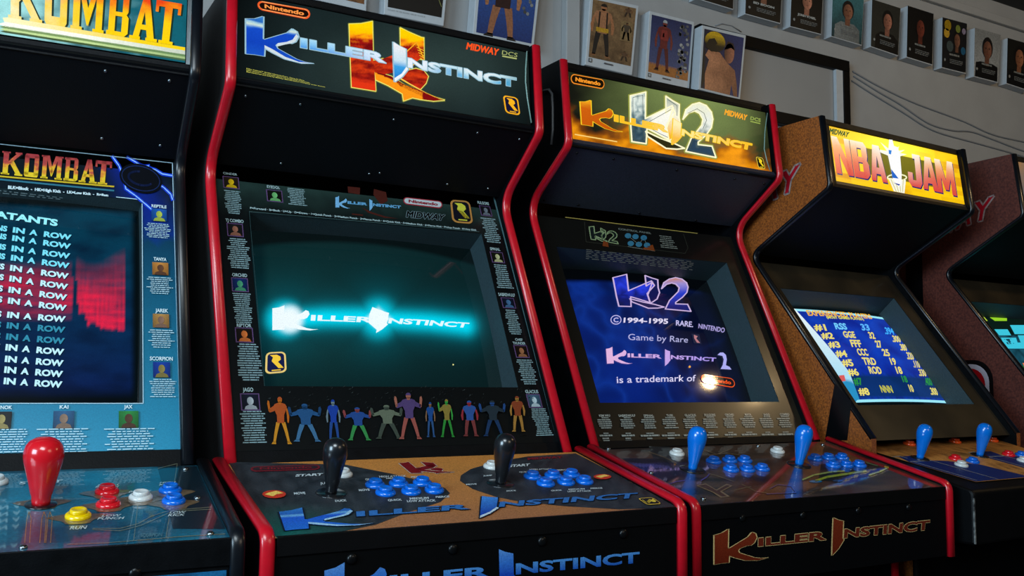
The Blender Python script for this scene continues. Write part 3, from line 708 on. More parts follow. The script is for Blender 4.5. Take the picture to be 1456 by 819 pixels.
    for s, q in (('HIGH', (815, 175, 985, 190)), ('PUNCH', (795, 190, 985, 206)), ('LOW', (850, 428, 1005, 446)), ('PUNCH', (815, 449, 1030, 470)), ('RUN', (585, 523, 720, 553)), ('BLOCK', (1075, 228, 1260, 244)), ):
        A.text(s, A.quad(z(q[0]+8, q[1]), z(q[2]+8, q[1]-6), z(q[2]-8, q[3]-6), z(q[0]-8, q[3])), wt, .02)
    k = Z(180, 640, 4.578)
    for s, q in (('HIGH', (218, 212, 318, 222)), ('KICK', (214, 225, 318, 236)), ('LOW', (282, 405, 384, 420)), ('KICK', (272, 422, 380, 437))):
        A.text(s, A.quad(k(q[0]+5, q[1]), k(q[2]+5, q[1]-4), k(q[2]-5, q[3]-4), k(q[0]-5, q[3])), wt, .02)
    A.text('SCORPION', A.quad(k(92, 548), k(230, 542), k(228, 568), k(90, 572)), rgb(60, 100, 112), .03)
    A.build('control_panel', PRINTP, c.root)['label'] = 'glossy teal printed control panel'
    for x, y2, col in ((152, 700.5, 'red'), (154, 719, 'red'), (111, 735.5, 'yellow'), (200, 709, 'white'), (242, 699, 'blue'), (247, 714, 'blue')): button(c, x, y2, col, .0165, col+' push button')
    button(c, -6, 687, 'white', .0165, 'white start button')
    joystick(c, 58, 718, 'red', 1.04, .0205, 'red bat-top joystick', fat=1.24)
    bolts(c, c.ctl, [k(383, 127), k(460, 316), k(545, 548), (33, 779)], mat=STEEL, r=.005, h=.004)
    A = Art(c.front)
    A.grid(-c.wc+.004, 0, c.wc-.004, .112, 40, 12, lambda x, y, u, v: mix(rgb(24, 92, 136), rgb(10, 46, 78), .5+fbm(u*30, v*30, 4))); A.up()
    A.text('MORTAL KOMBAT', lambda x, y: (.10+.23*x, .070+.022*y), rgb(5, 20, 36), .03)
    A.build('front_panel', PRINTF, c.root)['label'] = 'blue printed front panel'
    strip(c, Panel(c.mw, (0, c.front.O.y, c.front.O.z), (1, 0, 0), (0, 0, 1)), .118, c.flen-.001, 'panel_lip', BLACK, .003, .006, c.wc)
    bolts(c, c.front, [k(55, 800)], r=.008, h=.005)
# ================================================================== second cabinet
def flame(x, y):
    """hot streaked metal of the big emblem (emblem crop space)"""
    t = (y-.12*x+fbm(x*.008, y*.03, 4)*46)
    return ramp(t, [(60, rgb(255, 214, 0)), (150, rgb(255, 196, 0)), (185, rgb(252, 140, 16)), (215, rgb(160, 20, 16)), (265, rgb(110, 8, 14)), (330, rgb(214, 52, 22)), (385, rgb(228, 66, 20)), (420, rgb(120, 12, 14)), (470, rgb(220, 60, 18)), (520, rgb(130, 14, 14)), (590, rgb(226, 52, 20))])
def steelblue(x, y):
    return ramp(y+fbm(x*14, y*.8, 1)*.18, [(-1.7, rgb(24, 84, 196)), (-.4, rgb(16, 66, 186)), (1.0, rgb(20, 74, 196)), (1.15, rgb(60, 120, 210)), (1.45, rgb(205, 226, 214)), (1.7, rgb(150, 196, 220)), (1.85, rgb(36, 104, 190)), (2.4, rgb(60, 130, 200))])
def art_ki(c):
    p = c.marq
    v0 = p.at(757, 178)[1]; v1 = p.at(755, 76)[1]
    A = Art(p); a6 = Z(330, 0, 6.3)
    def bg(x, y, u, v):
        g = math.exp(-((x-600)/150)**2-((y-95)/60)**2); t = v/(v1-v0+.01)
        b = mix(rgb(6, 10, 12), rgb(28, 43, 45), .55+.35*fbm(x*.02, y*.02, 3)*.6)
        b = mix(b, rgb(5, 9, 10), max(0, (430-x)/100, (x-690)/60*.8))
        return mix(b, rgb(60, 80, 76), .5*g)
    A.grid(-c.wi+.004, v0, c.wi-.004, v1, 80, 24, bg); A.up()
    gl = [_E6(*q) for q in ()]
    for P in EMB[:2]+EMB[3:]:
        A.stroke([_E6(*q) for q in P], 4.2, rgb(96, 104, 52), closed=True)
    A.up()
    for P in EMB[:2]+EMB[3:]: A.stroke([_E6(*q) for q in P], 2.0, rgb(238, 232, 110), closed=True)
    A.up()
    Me = lambda x, y: p.at(*_E6(x, y))
    for i, P in enumerate(EMB[:4]): A.poly(P, flame if i != 2 else (lambda x, y: flame(x, y+60)), Me, ml=18)
    A.up()
    A.poly(EMB[4], lambda x, y: mix(rgb(252, 150, 22), rgb(120, 8, 14), 0 if (y-520)-.42*(x-330) > 4 else 1) if x < 760 else rgb(130, 12, 14), Me, ml=16)
    A.poly([(470, 556), (600, 635), (740, 685), (860, 742), (950, 770), (760, 742), (560, 650)], rgb(126, 10, 16), Me)
    A.stroke([(520, 362), (620, 335), (705, 258), (735, 320), (770, 400)], 9, rgb(250, 170, 30), Me); A.stroke([(520, 560), (660, 640), (800, 715), (930, 770)], 7, rgb(255, 190, 60), Me)
    for k in range(5): A.stroke([(708+k*8, 300+k*24), (770, 330+k*22)], 6, rgb(245, 190, 40), Me)
    A.poly([(530, 520), (640, 470), (700, 440), (640, 500), (560, 535)], rgb(252, 190, 30), Me)
    A.up()
    z = Z(300, 0, 2.912)
    M = A.quad(z(145, 115), z(1262, 322), z(1262, 362.6), z(145, 156))
    def tc(x, y):
        w = math.exp(-((x-.52)/.16)**2)
        b = ramp(y, [(0, rgb(70, 150, 226)), (.5, rgb(130, 196, 240)), (1, rgb(170, 220, 244))]) if x < .5 else ramp(y+.5*math.sin(x*24), [(0, rgb(70, 170, 220)), (.5, rgb(190, 226, 236)), (1, rgb(226, 236, 240))])
        b = mix(b, rgb(232, 240, 250), w)
        return mix(b, rgb(110, 150, 150), max(0, (x-.93)*8))
    ki_logo(A, M, steelblue, tc, lambda x, y: ramp(y, [(-1.5, rgb(30, 120, 210)), (-.1, rgb(60, 160, 226)), (.5, rgb(200, 226, 240)), (2, rgb(236, 236, 240))]), outline=rgb(150, 190, 206), ow=.010, edge=rgb(206, 220, 226), tip=rgb(240, 244, 250))
    A.up(3)
    q = lambda *t: A.quad(*[a6(*k) for k in t])
    oval_logo(A, q((222, 8), (700, 92), (690, 184), (225, 92)), 'Nintendo', rgb(236, 92, 40), rgb(24, 10, 6), rgb(250, 150, 70), 5, .04, .17)
    A.stroke([a6(*t) for t in ((262, 20), (640, 85), (680, 110), (672, 150), (640, 165), (270, 90), (240, 60), (262, 20))], .8, rgb(250, 200, 120))
    M = A.quad(a6(125, 612), a6(830, 762), a6(830, 790), a6(125, 655))
    for i, (b, s_) in enumerate(((.73, 'Killer Instinct\u2122 \u00a91994 Nintendo/Rare. Game by Rare.'), (.80, 'Killer Instinct\u2122 and character names are trademarks of Nintendo.'), (1.0, 'Manufactured and sold by Midway Manufacturing Company under license.'))):
        A.text(s_, lambda x, y, i=i, b=b: M(x*b, 1-(i+1)/3+.08+y/3*.66), rgb(206, 206, 90), .02)
    b6 = Z(640, 50, 6.3)
    A.heavy('MIDWAY', A.quad(b6(152, 70), b6(432, 128), b6(418, 186), b6(140, 128)), rgb(250, 84, 30))
    A.text('DCS', A.quad(b6(462, 138), b6(600, 165), b6(594, 203), b6(458, 178)), rgb(170, 180, 110), .0); A.box(A.quad(b6(462, 186), b6(592, 210), b6(590, 222), b6(460, 198)), rgb(170, 180, 110))
    shield_logo(A, A.quad(b6(465, 540), b6(600, 565), b6(624, 725), b6(490, 700)), rgb(246, 176, 30), rgb(22, 20, 50), rgb(246, 180, 30))
    A.build('marquee', LIT, c.root)['label'] = 'dark backlit sign with a fiery emblem and blue steel lettering'
    strip(c, p, .004, v0-.001, 'marquee_retainer', BLACK); strip(c, p, v1+.001, c.mlen+.004, 'marquee_retainer', BLACK)
    mb = MB(); pts = [b6(682, 150), b6(672, 300), b6(670, 420), b6(685, 560), b6(722, 790)]; mb.tube([p.loc(*p.at(*q_), .003) for q_ in pts], .0016); mb.build('loose_print_edge', node_mat('pale_film_edge', rgb(120, 150, 142), .4), c.root)
    s4 = Z(300, 0, 2.912)
    bolts(c, c.spk, [s4(143, 397), s4(370, 432), s4(757, 495), s4(1104, 550), s4(1277, 577), s4(290, 677), s4(655, 720), (636, 262), (694, 268), (540, 246)], mat=STEEL, r=.0028)
    # bezel ------------------------------------------------------------
    A = Art(c.bez); z5 = Z(290, 220, 3.9); z6 = Z(290, 430, 3.559); z7 = Z(550, 230, 3.56); z8 = Z(550, 440, 3.723); zc = Z(470, 250, 5.6)
    bezel_base(c, A, lambda x, y, u, v: mix(rgb(5, 9, 11), rgb(34, 54, 50), max(0, min(1, (v-.535)*11+.25*fbm(u*30, v*60, 2)))), v0=.03)
    w1 = rgb(150, 172, 174); pb = rgb(88, 64, 104); dim = rgb(120, 146, 150)
    for i, (nm, z, n0, n1, b0, b1, t0, t1, ln, bg_, fg) in enumerate((
        ('CINDER', z5, (105, 95), (185, 117), (108, 122), (192, 188), (108, 195), (215, 337), 13, rgb(40, 30, 20), rgb(220, 180, 20)),
        ('TJ COMBO', z5, (118, 352), (220, 380), (130, 382), (215, 453), (122, 460), (265, 640), 15, rgb(24, 22, 24), rgb(150, 96, 76)),
        ('ORCHID', z5, (155, 655), (240, 680), (156, 685), (243, 758), (155, 766), (275, 940), 15, rgb(16, 40, 90), rgb(70, 150, 110)),
        ('RIPTOR', z6, (165, 105), (240, 127), (161, 131), (247, 200), (160, 208), (300, 402), 16, rgb(24, 14, 10), rgb(210, 110, 50)),
        ('JAGO', z6, (195, 430), (250, 452), (188, 466), (280, 542), (178, 550), (325, 716), 14, rgb(18, 24, 40), rgb(170, 176, 180)),
        ('EYEDOL', z5, (348, 168), (422, 192), (349, 196), (434, 262), (455, 183), (575, 290), 10, rgb(16, 20, 16), rgb(110, 180, 110)),
        ('FULGORE', z7, (457, 198), (518, 220), (470, 224), (530, 274), (470, 282), (585, 418), 13, rgb(20, 20, 26), rgb(110, 120, 130)),
        ('SPINAL', z7, (520, 432), (575, 452), (525, 458), (594, 511), (530, 518), (645, 648), 12, rgb(20, 24, 14), rgb(190, 190, 140)),
        ('SABREWULF', z7, (562, 662), (650, 684), (580, 690), (650, 740), (590, 748), (690, 880), 13, rgb(14, 22, 40), rgb(70, 110, 150)),
        ('GLACIUS', z8, (730, 425), (803, 444), (741, 453), (820, 516), (755, 525), (885, 672), 14, rgb(60, 90, 110), rgb(190, 210, 216)),
        ('THUNDER', z8, (665, 170), (735, 187), (674, 193), (751, 253), (680, 265), (807, 402), 13, rgb(28, 16, 12), rgb(160, 104, 70)))):
        A.text(nm, A.rect(z(*n0), z(*n1)), w1, .025)
        portrait(A, A.rect(z(*b0), z(*b1)), bg_, fg, pb)
        micro(A, A.rect(z(*t0), z(*t1)), ln, dim, i, 'c', .5, 3)
    A.text('CHIEF', A.rect(z8(677, 152), z8(720, 167)), w1, .025)
    # top row: small title, ovals, badge
    for P in ([(135, 85), (235, 95), (232, 150), (140, 135)], [(345, 105), (440, 130), (455, 200), (400, 230), (340, 150)], [(170, 300), (262, 310), (255, 320), (170, 310)], [(250, 253), (330, 290), (440, 325), (540, 342), (430, 335), (300, 295)]):
        A.poly([zc(*q) for q in P], rgb(66, 26, 20))
    A.up()
    ki_logo(A, A.quad(zc(38, 192), zc(560, 238), zc(560, 262), zc(38, 215)), rgb(110, 166, 206), rgb(90, 150, 190), bold=.02)
    A.up()
    oval_logo(A, A.quad(zc(578, 170), zc(890, 205), zc(888, 264), zc(578, 227)), 'Nintendo', rgb(150, 46, 56), rgb(176, 186, 190), rgb(130, 26, 40), 5.2, .045, .13)
    M = A.quad(zc(612, 280), zc(910, 310), zc(893, 357), zc(603, 330)); A.heavy('MIDWAY', M, rgb(112, 132, 138), .18); A.up(); A.heavy('MIDWAY', M, rgb(4, 6, 8), .07)
    A.up()
    shield_logo(A, A.quad(zc(948, 192), zc(1105, 205), zc(1135, 388), zc(968, 374)), rgb(170, 120, 60), rgb(14, 16, 26), rgb(190, 190, 60), rgb(190, 150, 30))
    A.text('F=Forward \u00b7 B=Back \u00b7 U=Up \u00b7 D=Down \u00b7 1=Quick Punch \u00b7 2=Medium Punch \u00b7 3=Fierce Punch \u00b7 4=Quick Kick \u00b7 5=Medium Kick \u00b7 6=Fierce Kick \u00b7 P=Any Punch \u00b7 K=Any Kick', A.quad(z5(254, 291), zc(1160, 428), zc(1160, 442), z5(254, 303)), rgb(150, 172, 174), .04)
    A.stroke([z5(250, 318), zc(1180, 448)], .7, rgb(60, 84, 84)); A.stroke([z5(250, 318), z6(305, 425)], .7, rgb(40, 60, 62)); A.stroke([z7(540, 180), z8(905, 695)], 2.2, rgb(70, 100, 104))
    # lower band: coarse dark ground with plain splashes of colour where the line-up stands
    R = random.Random(5)
    Mb = A.quad((378, 551), (752, 552), (764, 622), (385, 634))
    for k in range(420):
        x, y = R.random(), R.random(); l = R.uniform(.003, .012); g = R.uniform(10, 46)*(.4+.8*y)
        A.poly([(x, y), (x+l, y+R.uniform(.0, .05)), (x+l*1.2, y+.035)], rgb(g, g*1.15, g*1.15), Mb)
    A.up()
    zf = Z(370, 545, 3.733)
    for i, (x0, y0, x1, y1, cs) in enumerate(((40, 75, 170, 325, (rgb(200, 90, 40), rgb(225, 150, 40), rgb(210, 110, 30))), (150, 112, 325, 312, (rgb(40, 90, 140), rgb(70, 120, 160), rgb(30, 70, 110))),
        (332, 90, 438, 310, (rgb(30, 70, 170), rgb(40, 80, 150), rgb(120, 140, 150))), (440, 132, 590, 306, (rgb(40, 80, 150), rgb(60, 150, 80), rgb(150, 70, 70))), (585, 120, 755, 298, (rgb(110, 120, 100), rgb(70, 80, 70))),
        (712, 55, 858, 300, (rgb(90, 70, 120), rgb(170, 90, 80), rgb(180, 110, 90))), (862, 105, 935, 290, (rgb(30, 80, 150), rgb(50, 90, 140), rgb(150, 110, 80))), (940, 90, 1030, 290, (rgb(150, 130, 60), rgb(50, 150, 60), rgb(60, 170, 70))),
        (1042, 98, 1170, 286, (rgb(50, 90, 160), rgb(130, 60, 60), rgb(160, 50, 60))), (1158, 98, 1298, 286, (rgb(40, 54, 64), rgb(30, 60, 100), rgb(40, 80, 140))), (1302, 75, 1415, 262, (rgb(150, 70, 40), rgb(180, 130, 60))))):
        w_ = (x1-x0)*.10
        Mf = A.quad(zf(x0-w_, y0), zf(x1+w_*.2, y0), zf(x1+w_, y1), zf(x0+w_*.2, y1))
        k_ = lambda q: tuple(t*.62 for t in q); fig(A, Mf, .5, .0, 1.0, k_(cs[-1]), k_(cs[0]), k_(cs[1]), hair=k_(cs[0]), w=.5, pose=(1, 2, 0, 2, 2, 2, 0, 1, 0, 2, 0)[i])
    A.build('bezel', PRINT, c.root)['label'] = 'black printed bezel with move lists and small logos'
    strip(c, c.bez, .004, .029, 'bezel_retainer', BLACK, .003)
    # screen -----------------------------------------------------------
    A = Art(c.scr); u0, w0, u1, w1_ = c.srange; zs = Z(370, 400, 4.55)
    spine = [zs(150, 240), zs(250, 245), zs(420, 232), zs(640, 232), zs(760, 235), zs(900, 250), zs(1100, 262), zs(1330, 290)]
    def dist(x, y):
        m = 1e9
        for (ax, ay), (bx, by) in zip(spine, spine[1:]):
            t = max(0, min(1, ((x-ax)*(bx-ax)+(y-ay)*(by-ay))/((bx-ax)**2+(by-ay)**2))); m = min(m, math.hypot(x-ax-t*(bx-ax), y-ay-t*(by-ay)))
        return m
    def sc(x, y, u, v):
        e = min(1, max(0, (v-w0)/.02))*min(1, max(0, (w1_-v-.012-.03*((u-.0)/.26)**2)/.012))
        b = mix(rgb(13, 50, 53), rgb(8, 30, 33), (x-450)/260); b = mix(b, rgb(8, 34, 36), max(0, (430-y)/110)); b = mix(b, rgb(7, 26, 28), max(0, (y-500)/80))
        b = mix(rgb(5, 30, 34), b, max(0, min(1, (x-366-(y-300)*.07)/12)))
        d = dist(x, y); bx, by = zs(160, 245); cx, cy = zs(765, 240)
        r1 = math.hypot((x-bx), (y-by)*1.05); r2 = math.hypot(x-cx, (y-cy)*.95)
        g = max(math.exp(-(d/13)**2), math.exp(-(r1/26)**4), math.exp(-(r2/24)**3)); g2 = max(math.exp(-(d/30)**2), math.exp(-(r1/46)**2), math.exp(-(r2/44)**2))
        b = mix(b, rgb(0, 92, 104), .62*g2); b = mix(b, rgb(0, 214, 240), g)
        wh = max(math.exp(-(math.hypot(x-zs(190, 245)[0], (y-zs(190, 245)[1]))/19)**6), math.exp(-((abs(x-cx)/17+abs(y-cy)/15))**5))
        b = mix(b, rgb(236, 248, 252), wh)
        return tuple(k*e+(1-e)*q for k, q in zip(b, rgb(4, 14, 16)))
    A.grid(u0, w0, u1, w1_, 190, 120, sc); A.up(2)
    M = A.quad(zs(78, 210), zs(1355, 268), zs(1340, 302), zs(78, 250))
    ki_logo(A, M, rgb(236, 248, 252), rgb(226, 246, 252), bold=.0)
    A.up(); A.poly([zs(725, 168), zs(795, 195), zs(830, 245), zs(800, 285), zs(752, 314), zs(700, 270), zs(705, 215)], rgb(236, 250, 252)); A.up()
    shield_logo(A, A.quad(z6(312, 255), z6(412, 250), z6(418, 355), z6(308, 365)), rgb(226, 200, 120), rgb(20, 28, 70), rgb(240, 200, 60))
    A.poly(ellipse(*zs(1247, 541), 1.1, 1.1, 8), rgb(230, 230, 150))
    A.build('screen', SCRN, c.root)['label'] = 'dark green screen with a glowing cyan title'
    # control panel ----------------------------------------------------
    A = Art(c.ctl); z9 = Z(300, 620, 4.044); zt = Z(620, 620, 3.832); L = c.ctl
    A.grid(-c.wc, 0, c.wc, c.clen, 90, 40, lambda x, y, u, v: mix(rgb(150, 98, 64), rgb(190, 124, 58), min(1, v/.25+.2*fbm(u*8, v*8, 1)))); A.up()
    dkf = lambda x, y: mix(mix(rgb(26, 30, 36), rgb(52, 56, 62), .5+.9*fbm(x*.05, y*.2, 3)), rgb(14, 84, 78), max(0, min(1, (y-715)/40))*max(0, min(1, (520-x)/110)))
    lft = [z9(100, 150), z9(770, 165), z9(1050, 220), z9(1250, 270), z9(1345, 300), z9(1375, 330), z9(1320, 380), z9(1130, 440), z9(950, 510), z9(780, 545), z9(600, 570), z9(380, 588), z9(300, 500)]
    A.poly(lft, dkf, ml=14)
    A.poly([zt(500, 112), zt(330, 140), zt(190, 180), zt(135, 215), zt(130, 245), zt(200, 290), zt(330, 333), zt(450, 357), zt(700, 383), zt(1000, 400), zt(1160, 396), zt(1330, 385), zt(760, 95)], dkf, ml=14); A.up()
    for P in (z9(545, 330), ): pass
    Mq = A.quad(z9(1078, 156), z9(1318, 147), z9(1400, 212), z9(1150, 222))
    Mr = lambda x, y: Mq((x-103)/852, 1-((y-.12*(x-103))-60)/640)
    for P in (EMB[0], EMB[1], EMB[2], EMB[3], EMB[4]): A.stroke(P, 34, rgb(196, 176, 160), Mr, True)
    A.up()
    for P in (EMB[0], EMB[1], EMB[2], EMB[3], EMB[4]): A.poly(P, rgb(118, 8, 20), Mr)
    A.up()
    M = A.quad(z9(225, 180), z9(628, 168), z9(625, 198), z9(228, 210)); oval_logo(A, M, 'Nintendo', rgb(110, 22, 34), rgb(44, 30, 36), rgb(120, 24, 36), 6, .03, .2)
    A.text('MIDWAY', A.quad(zt(495, 120), zt(688, 110), zt(692, 124), zt(500, 134)), rgb(120, 22, 34), .04)
    wt = rgb(190, 200, 204)
    A.text('START', A.quad(z9(490, 224), z9(645, 217), z9(640, 231), z9(484, 238)), wt, .04); A.text('START', A.quad(zt(400, 160), zt(512, 152), zt(508, 166), zt(396, 174)), wt, .04)
    for s, q in (('MOVE', (475, 328, 540, 342)), ('JUMP', (625, 270, 690, 283)), ('MOVE', (848, 310, 910, 322)), ('DUCK', (712, 372, 778, 384)), ('QUICK', (885, 248, 955, 259)), ('HIGH ATTACK', (965, 232, 1120, 243)), ('MEDIUM', (1005, 244, 1105, 252)), ('FIERCE', (1148, 236, 1222, 246)), ('QUICK', (1015, 368, 1095, 379)), ('MEDIUM', (1140, 358, 1250, 370)), ('LOW ATTACK', (1125, 372, 1290, 385)), ('FIERCE', (1290, 350, 1368, 361))):
        A.text(s, A.quad(z9(q[0], q[1]), z9(q[2], q[1]-4), z9(q[2]+3, q[3]-4), z9(q[0]+3, q[3])), wt, .03)
    for s, q in (('MOVE', (163, 264, 220, 272)), ('JUMP', (255, 217, 305, 224)), ('DUCK', (383, 300, 435, 307)), ('QUICK', (452, 197, 510, 204)), ('HIGH ATTACK', (508, 182, 630, 190)), ('FIERCE', (655, 186, 718, 193)), ('QUICK', (625, 298, 685, 305)), ('MEDIUM', (720, 291, 808, 298)), ('LOW ATTACK', (715, 301, 845, 310)), ('FIERCE', (840, 286, 905, 293))):
        A.text(s, A.quad(zt(q[0], q[1]), zt(q[2], q[1]-3), zt(q[2]+2, q[3]-3), zt(q[0]+2, q[3])), wt, .03)
    A.up()
    M = A.quad((398.5, 736), (907, 701.5), (904, 709.5), (401, 743.5))
    ki_logo(A, M, lambda x, y: ramp(y, [(-1.7, rgb(30, 100, 190)), (.6, rgb(26, 84, 190)), (1.0, rgb(100, 160, 206)), (1.3, rgb(32, 90, 170)), (2.3, rgb(46, 112, 180))]), rgb(46, 104, 172), lambda x, y: ramp(y, [(-1, rgb(16, 60, 160)), (2, rgb(60, 130, 210))]), edge=rgb(150, 190, 216), tip=rgb(190, 206, 216), outline=rgb(10, 22, 40), ow=.008)
    A.up(2)
    shield_logo(A, A.quad(zt(1180, 342), zt(1230, 378), zt(1150, 384), zt(1095, 347)), rgb(196, 160, 60), rgb(24, 26, 32), rgb(210, 180, 60))
    for zz, x, y, w, h in ((z9, 362, 344, 68, 23), (zt, 906, 229, 48, 14)):
        P = ellipse(x, y, w, h, 20); A.poly([zz(*q) for q in P], rgb(196, 50, 30)); A.up(); A.poly([zz(x-w*.5+0*t, y+h*.3*(-1)) for t in (0,)]+[zz(x+w*.2, y-h*.8), zz(x+w*.8, y-h*.2), zz(x+w*.2, y+h*.1), zz(x-w*.1, y+h*.6), zz(x-w*.8, y+h*.1)], rgb(236, 190, 90)); A.layer -= 1
    A.build('control_panel', PRINTM, c.root)['label'] = 'dark and tan printed control panel with blue title'
    for x, y in ((943, 290), (1078, 283), (1215, 278), (1003, 335), (1150, 328), (1283, 320)): button(c, *z9(x, y-2), 'blue', .0165)
    for x, y in ((525, 229), (637, 224), (738, 218), (597, 267), (707, 260), (809, 255)): button(c, *zt(x, y-2), 'blue', .0165)
    button(c, *z9(757, 226), 'white', .0165, 'white start button'); button(c, *zt(305, 172), 'white', .0165, 'white start button')
    joystick(c, *z9(690, 332), 'black', .98, .024, 'black bat-top joystick'); joystick(c, *zt(350, 262), 'black', .98, .024, 'black bat-top joystick')
    # front ------------------------------------------------------------
    A = Art(c.front); w = c.wc-.004
    A.grid(-w, 0, w, c.flen-.03, 4, 2, lambda x, y, u, v: rgb(2, 3, 4)); A.up()
    M = A.quad((461, 826), (909, 783.5), (909, 800), (461, 843))
    bl = lambda x, y: ramp(y+fbm(x*10, y, 2)*.2, [(-1.7, rgb(12, 40, 130)), (.2, rgb(20, 62, 160)), (1, rgb(44, 100, 180)), (2.4, rgb(80, 130, 190))])
    ki_logo(A, M, bl, lambda x, y: ramp(y, [(0, rgb(24, 76, 160)), (1, rgb(70, 130, 190))]), bl, outline=rgb(4, 10, 24), ow=.004)
    A.build('front_panel', PRINTF, c.root)['label'] = 'black front panel with blue title lettering'
    strip(c, c.front, c.flen-.029, c.flen-.002, 'panel_lip', BLACKM, .003, .006, w)
    zb = Z(440, 740, 2.8); bolts(c, c.front, [zb(168, 152), zb(570, 113), zb(925, 82), zb(1248, 52)], r=.008, h=.005)
# ================================================================== third cabinet
def art_k2(c):
    p = c.marq; z = Z(740, 60, 3.15); k = Z(880, 110, 5.85)
    v0 = p.at(*z(1100, 577))[1]; v1 = p.at(*z(1110, 318))[1]
    A = Art(p)
    def bg(x, y, u, v):
        t = (v-v0)/(v1-v0); n = fbm(x*.035, y*.05, 2); n2 = fbm(x*.012, y*.02, 7)
        g = math.exp(-((x-985)/95)**2)*(.5+.6*t)  # hot spot of the tube behind the sign, painted into its colour
        b = mix(rgb(26, 28, 20), rgb(128, 146, 84), max(0, min(1, g*.9+.15*n2)))
        b = mix(b, rgb(10, 12, 10), max(0, (x-1060)/50, (850-x)/60*.6))
        fl = .42+.22*n+.14*math.sin(x*.05)
        f = max(0, min(1, (fl-t)/.28)); hot = max(0, min(1, (fl-.18-t)/.25))
        b = mix(b, rgb(150, 76, 8), f); b = mix(b, rgb(250, 158, 18), hot*(.75+.5*n))
        return b
    A.grid(-c.wi+.004, v0, c.wi-.004, v1, 130, 40, bg); A.up()
    M = A.quad(k(88, 95), k(805, 95+.2*717), k(805, 543+.2*717), k(88, 543))
    sil = lambda x, y: ramp((y-.2*x)/560+fbm(x*.03, y*.05, 1)*.25, [(.05, rgb(120, 144, 140)), (.3, rgb(230, 240, 230)), (.55, rgb(110, 140, 146)), (.8, rgb(40, 66, 80)), (1, rgb(70, 96, 110))])
    s2 = lambda x, y: ramp((y-.2*x)/560+fbm(x*.03, y*.05, 5)*.2, [(.05, rgb(236, 236, 200)), (.45, rgb(236, 240, 232)), (.62, rgb(120, 140, 130)), (.7, rgb(44, 66, 84)), (1, rgb(40, 70, 96))])
    gold = lambda x, y: ramp((y-.2*x)/560, [(.1, rgb(130, 150, 140)), (.4, rgb(246, 244, 220)), (.7, rgb(250, 190, 60)), (1, rgb(200, 120, 20))])
    wa = lambda x, y: mix(sil(x, y), rgb(255, 253, 240), max(0, min(.92, (x-215)/60)))  # whitened towards the middle, backlight glare put into the colour
    k2_emblem(A, M, rgb(255, 250, 206), (wa, gold, rgb(46, 44, 20), s2), 12, 40, rgb(150, 156, 70))
    q2 = k2_map(M)
    for P in (_WA, _WB, _W2):
        cx_ = sum(p_[0] for p_ in P)/len(P); cy_ = sum(p_[1] for p_ in P)/len(P)
    for P in ([(112, 170), (190, 150), (194, 400), (200, 530), (124, 520), (114, 400), (112, 170)], [(240, 372), (420, 268)], [(240, 420), (330, 470), (394, 500)], [(395, 185), (470, 236), (470, 320)], [(560, 300), (640, 262), (700, 300), (722, 360), (690, 430)], [(606, 520), (570, 605), (780, 650), (752, 590), (640, 575)]):
        A.stroke(P, 4, rgb(70, 84, 76), q2)
    A.up()
    M = A.quad(z(268, 293), z(1036, 455), z(1030, 484), z(270, 322))
    org = lambda x, y: ramp(y+fbm(x*20, y, 3)*.4, [(-1.6, rgb(200, 90, 10)), (1, rgb(206, 96, 16)), (2.2, rgb(240, 160, 30))])
    ki_logo(A, M, org, lambda x, y: mix(rgb(255, 190, 36), rgb(255, 232, 140), math.exp(-((x-.62)/.2)**2)), lambda x, y: mix(rgb(250, 190, 70), rgb(255, 240, 180), y*.5+.3), outline=rgb(250, 206, 40), ow=.011)
    A.up(2)
    oval_logo(A, A.quad(z(223, 142), z(374, 170), z(372, 214), z(222, 186)), 'Nintendo', rgb(240, 140, 40), rgb(24, 16, 6), rgb(246, 150, 40), 4.4, .05, .1)
    A.heavy('MIDWAY', A.quad(k(882, 268), k(1062, 315), k(1052, 360), k(872, 312)), rgb(252, 170, 44))
    A.text('DCS', A.quad(k(1090, 325), k(1175, 345), k(1172, 375), k(1086, 356)), rgb(150, 170, 80), .03); A.box(A.quad(k(1088, 364), k(1170, 383), k(1168, 392), k(1086, 373)), rgb(150, 170, 80))
    shield_logo(A, A.quad(k(1130, 660), k(1192, 672), k(1214, 768), k(1152, 756)), rgb(210, 180, 60), rgb(20, 18, 8), rgb(240, 210, 40))
    A.box(A.quad(z(240, 412), z(430, 445), z(430, 450), z(240, 417)), rgb(255, 214, 120))
    A.build('marquee', LIT, c.root)['label'] = 'backlit sign with silver emblem over orange flames'
    strip(c, p, .004, v0-.001, 'marquee_retainer', BLACK); strip(c, p, v1+.001, c.mlen+.004, 'marquee_retainer', BLACK)
    mb = MB(); mb.tube([p.loc(*p.at(*k(*q)), .003) for q in ((1228, 300), (1208, 450), (1202, 600), (1225, 700), (1250, 778))], .0013); mb.build('loose_print_edge', MATS['pale_film_edge'], c.root)
    bolts(c, c.spk, [z(253, 497), z(417, 523), z(700, 572), z(960, 612), z(1090, 633), z(105, 708), z(258, 729), z(533, 765), z(785, 798)], mat=BOLT, r=.0032)
    # bezel
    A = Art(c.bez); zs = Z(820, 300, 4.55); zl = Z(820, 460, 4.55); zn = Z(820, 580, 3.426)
    bezel_base(c, A, lambda x, y, u, v: mix(rgb(11, 12, 11), rgb(44, 40, 30), max(0, min(1, (x-990)/130+.2*fbm(u*20, v*20, 3)))*(.45 if y < 570 else .7)), v0=.02)  # warm light from the right painted into the print, strongest low down
    A.stroke([(804, 309), zs(420, 102), zs(780, 145)], 1.1, rgb(150, 134, 70))
    A.stroke([zs(50, 70), zs(60, 200), zs(700, 275), zs(720, 240), zs(690, 150)], .5, rgb(50, 52, 44))
    A.up()
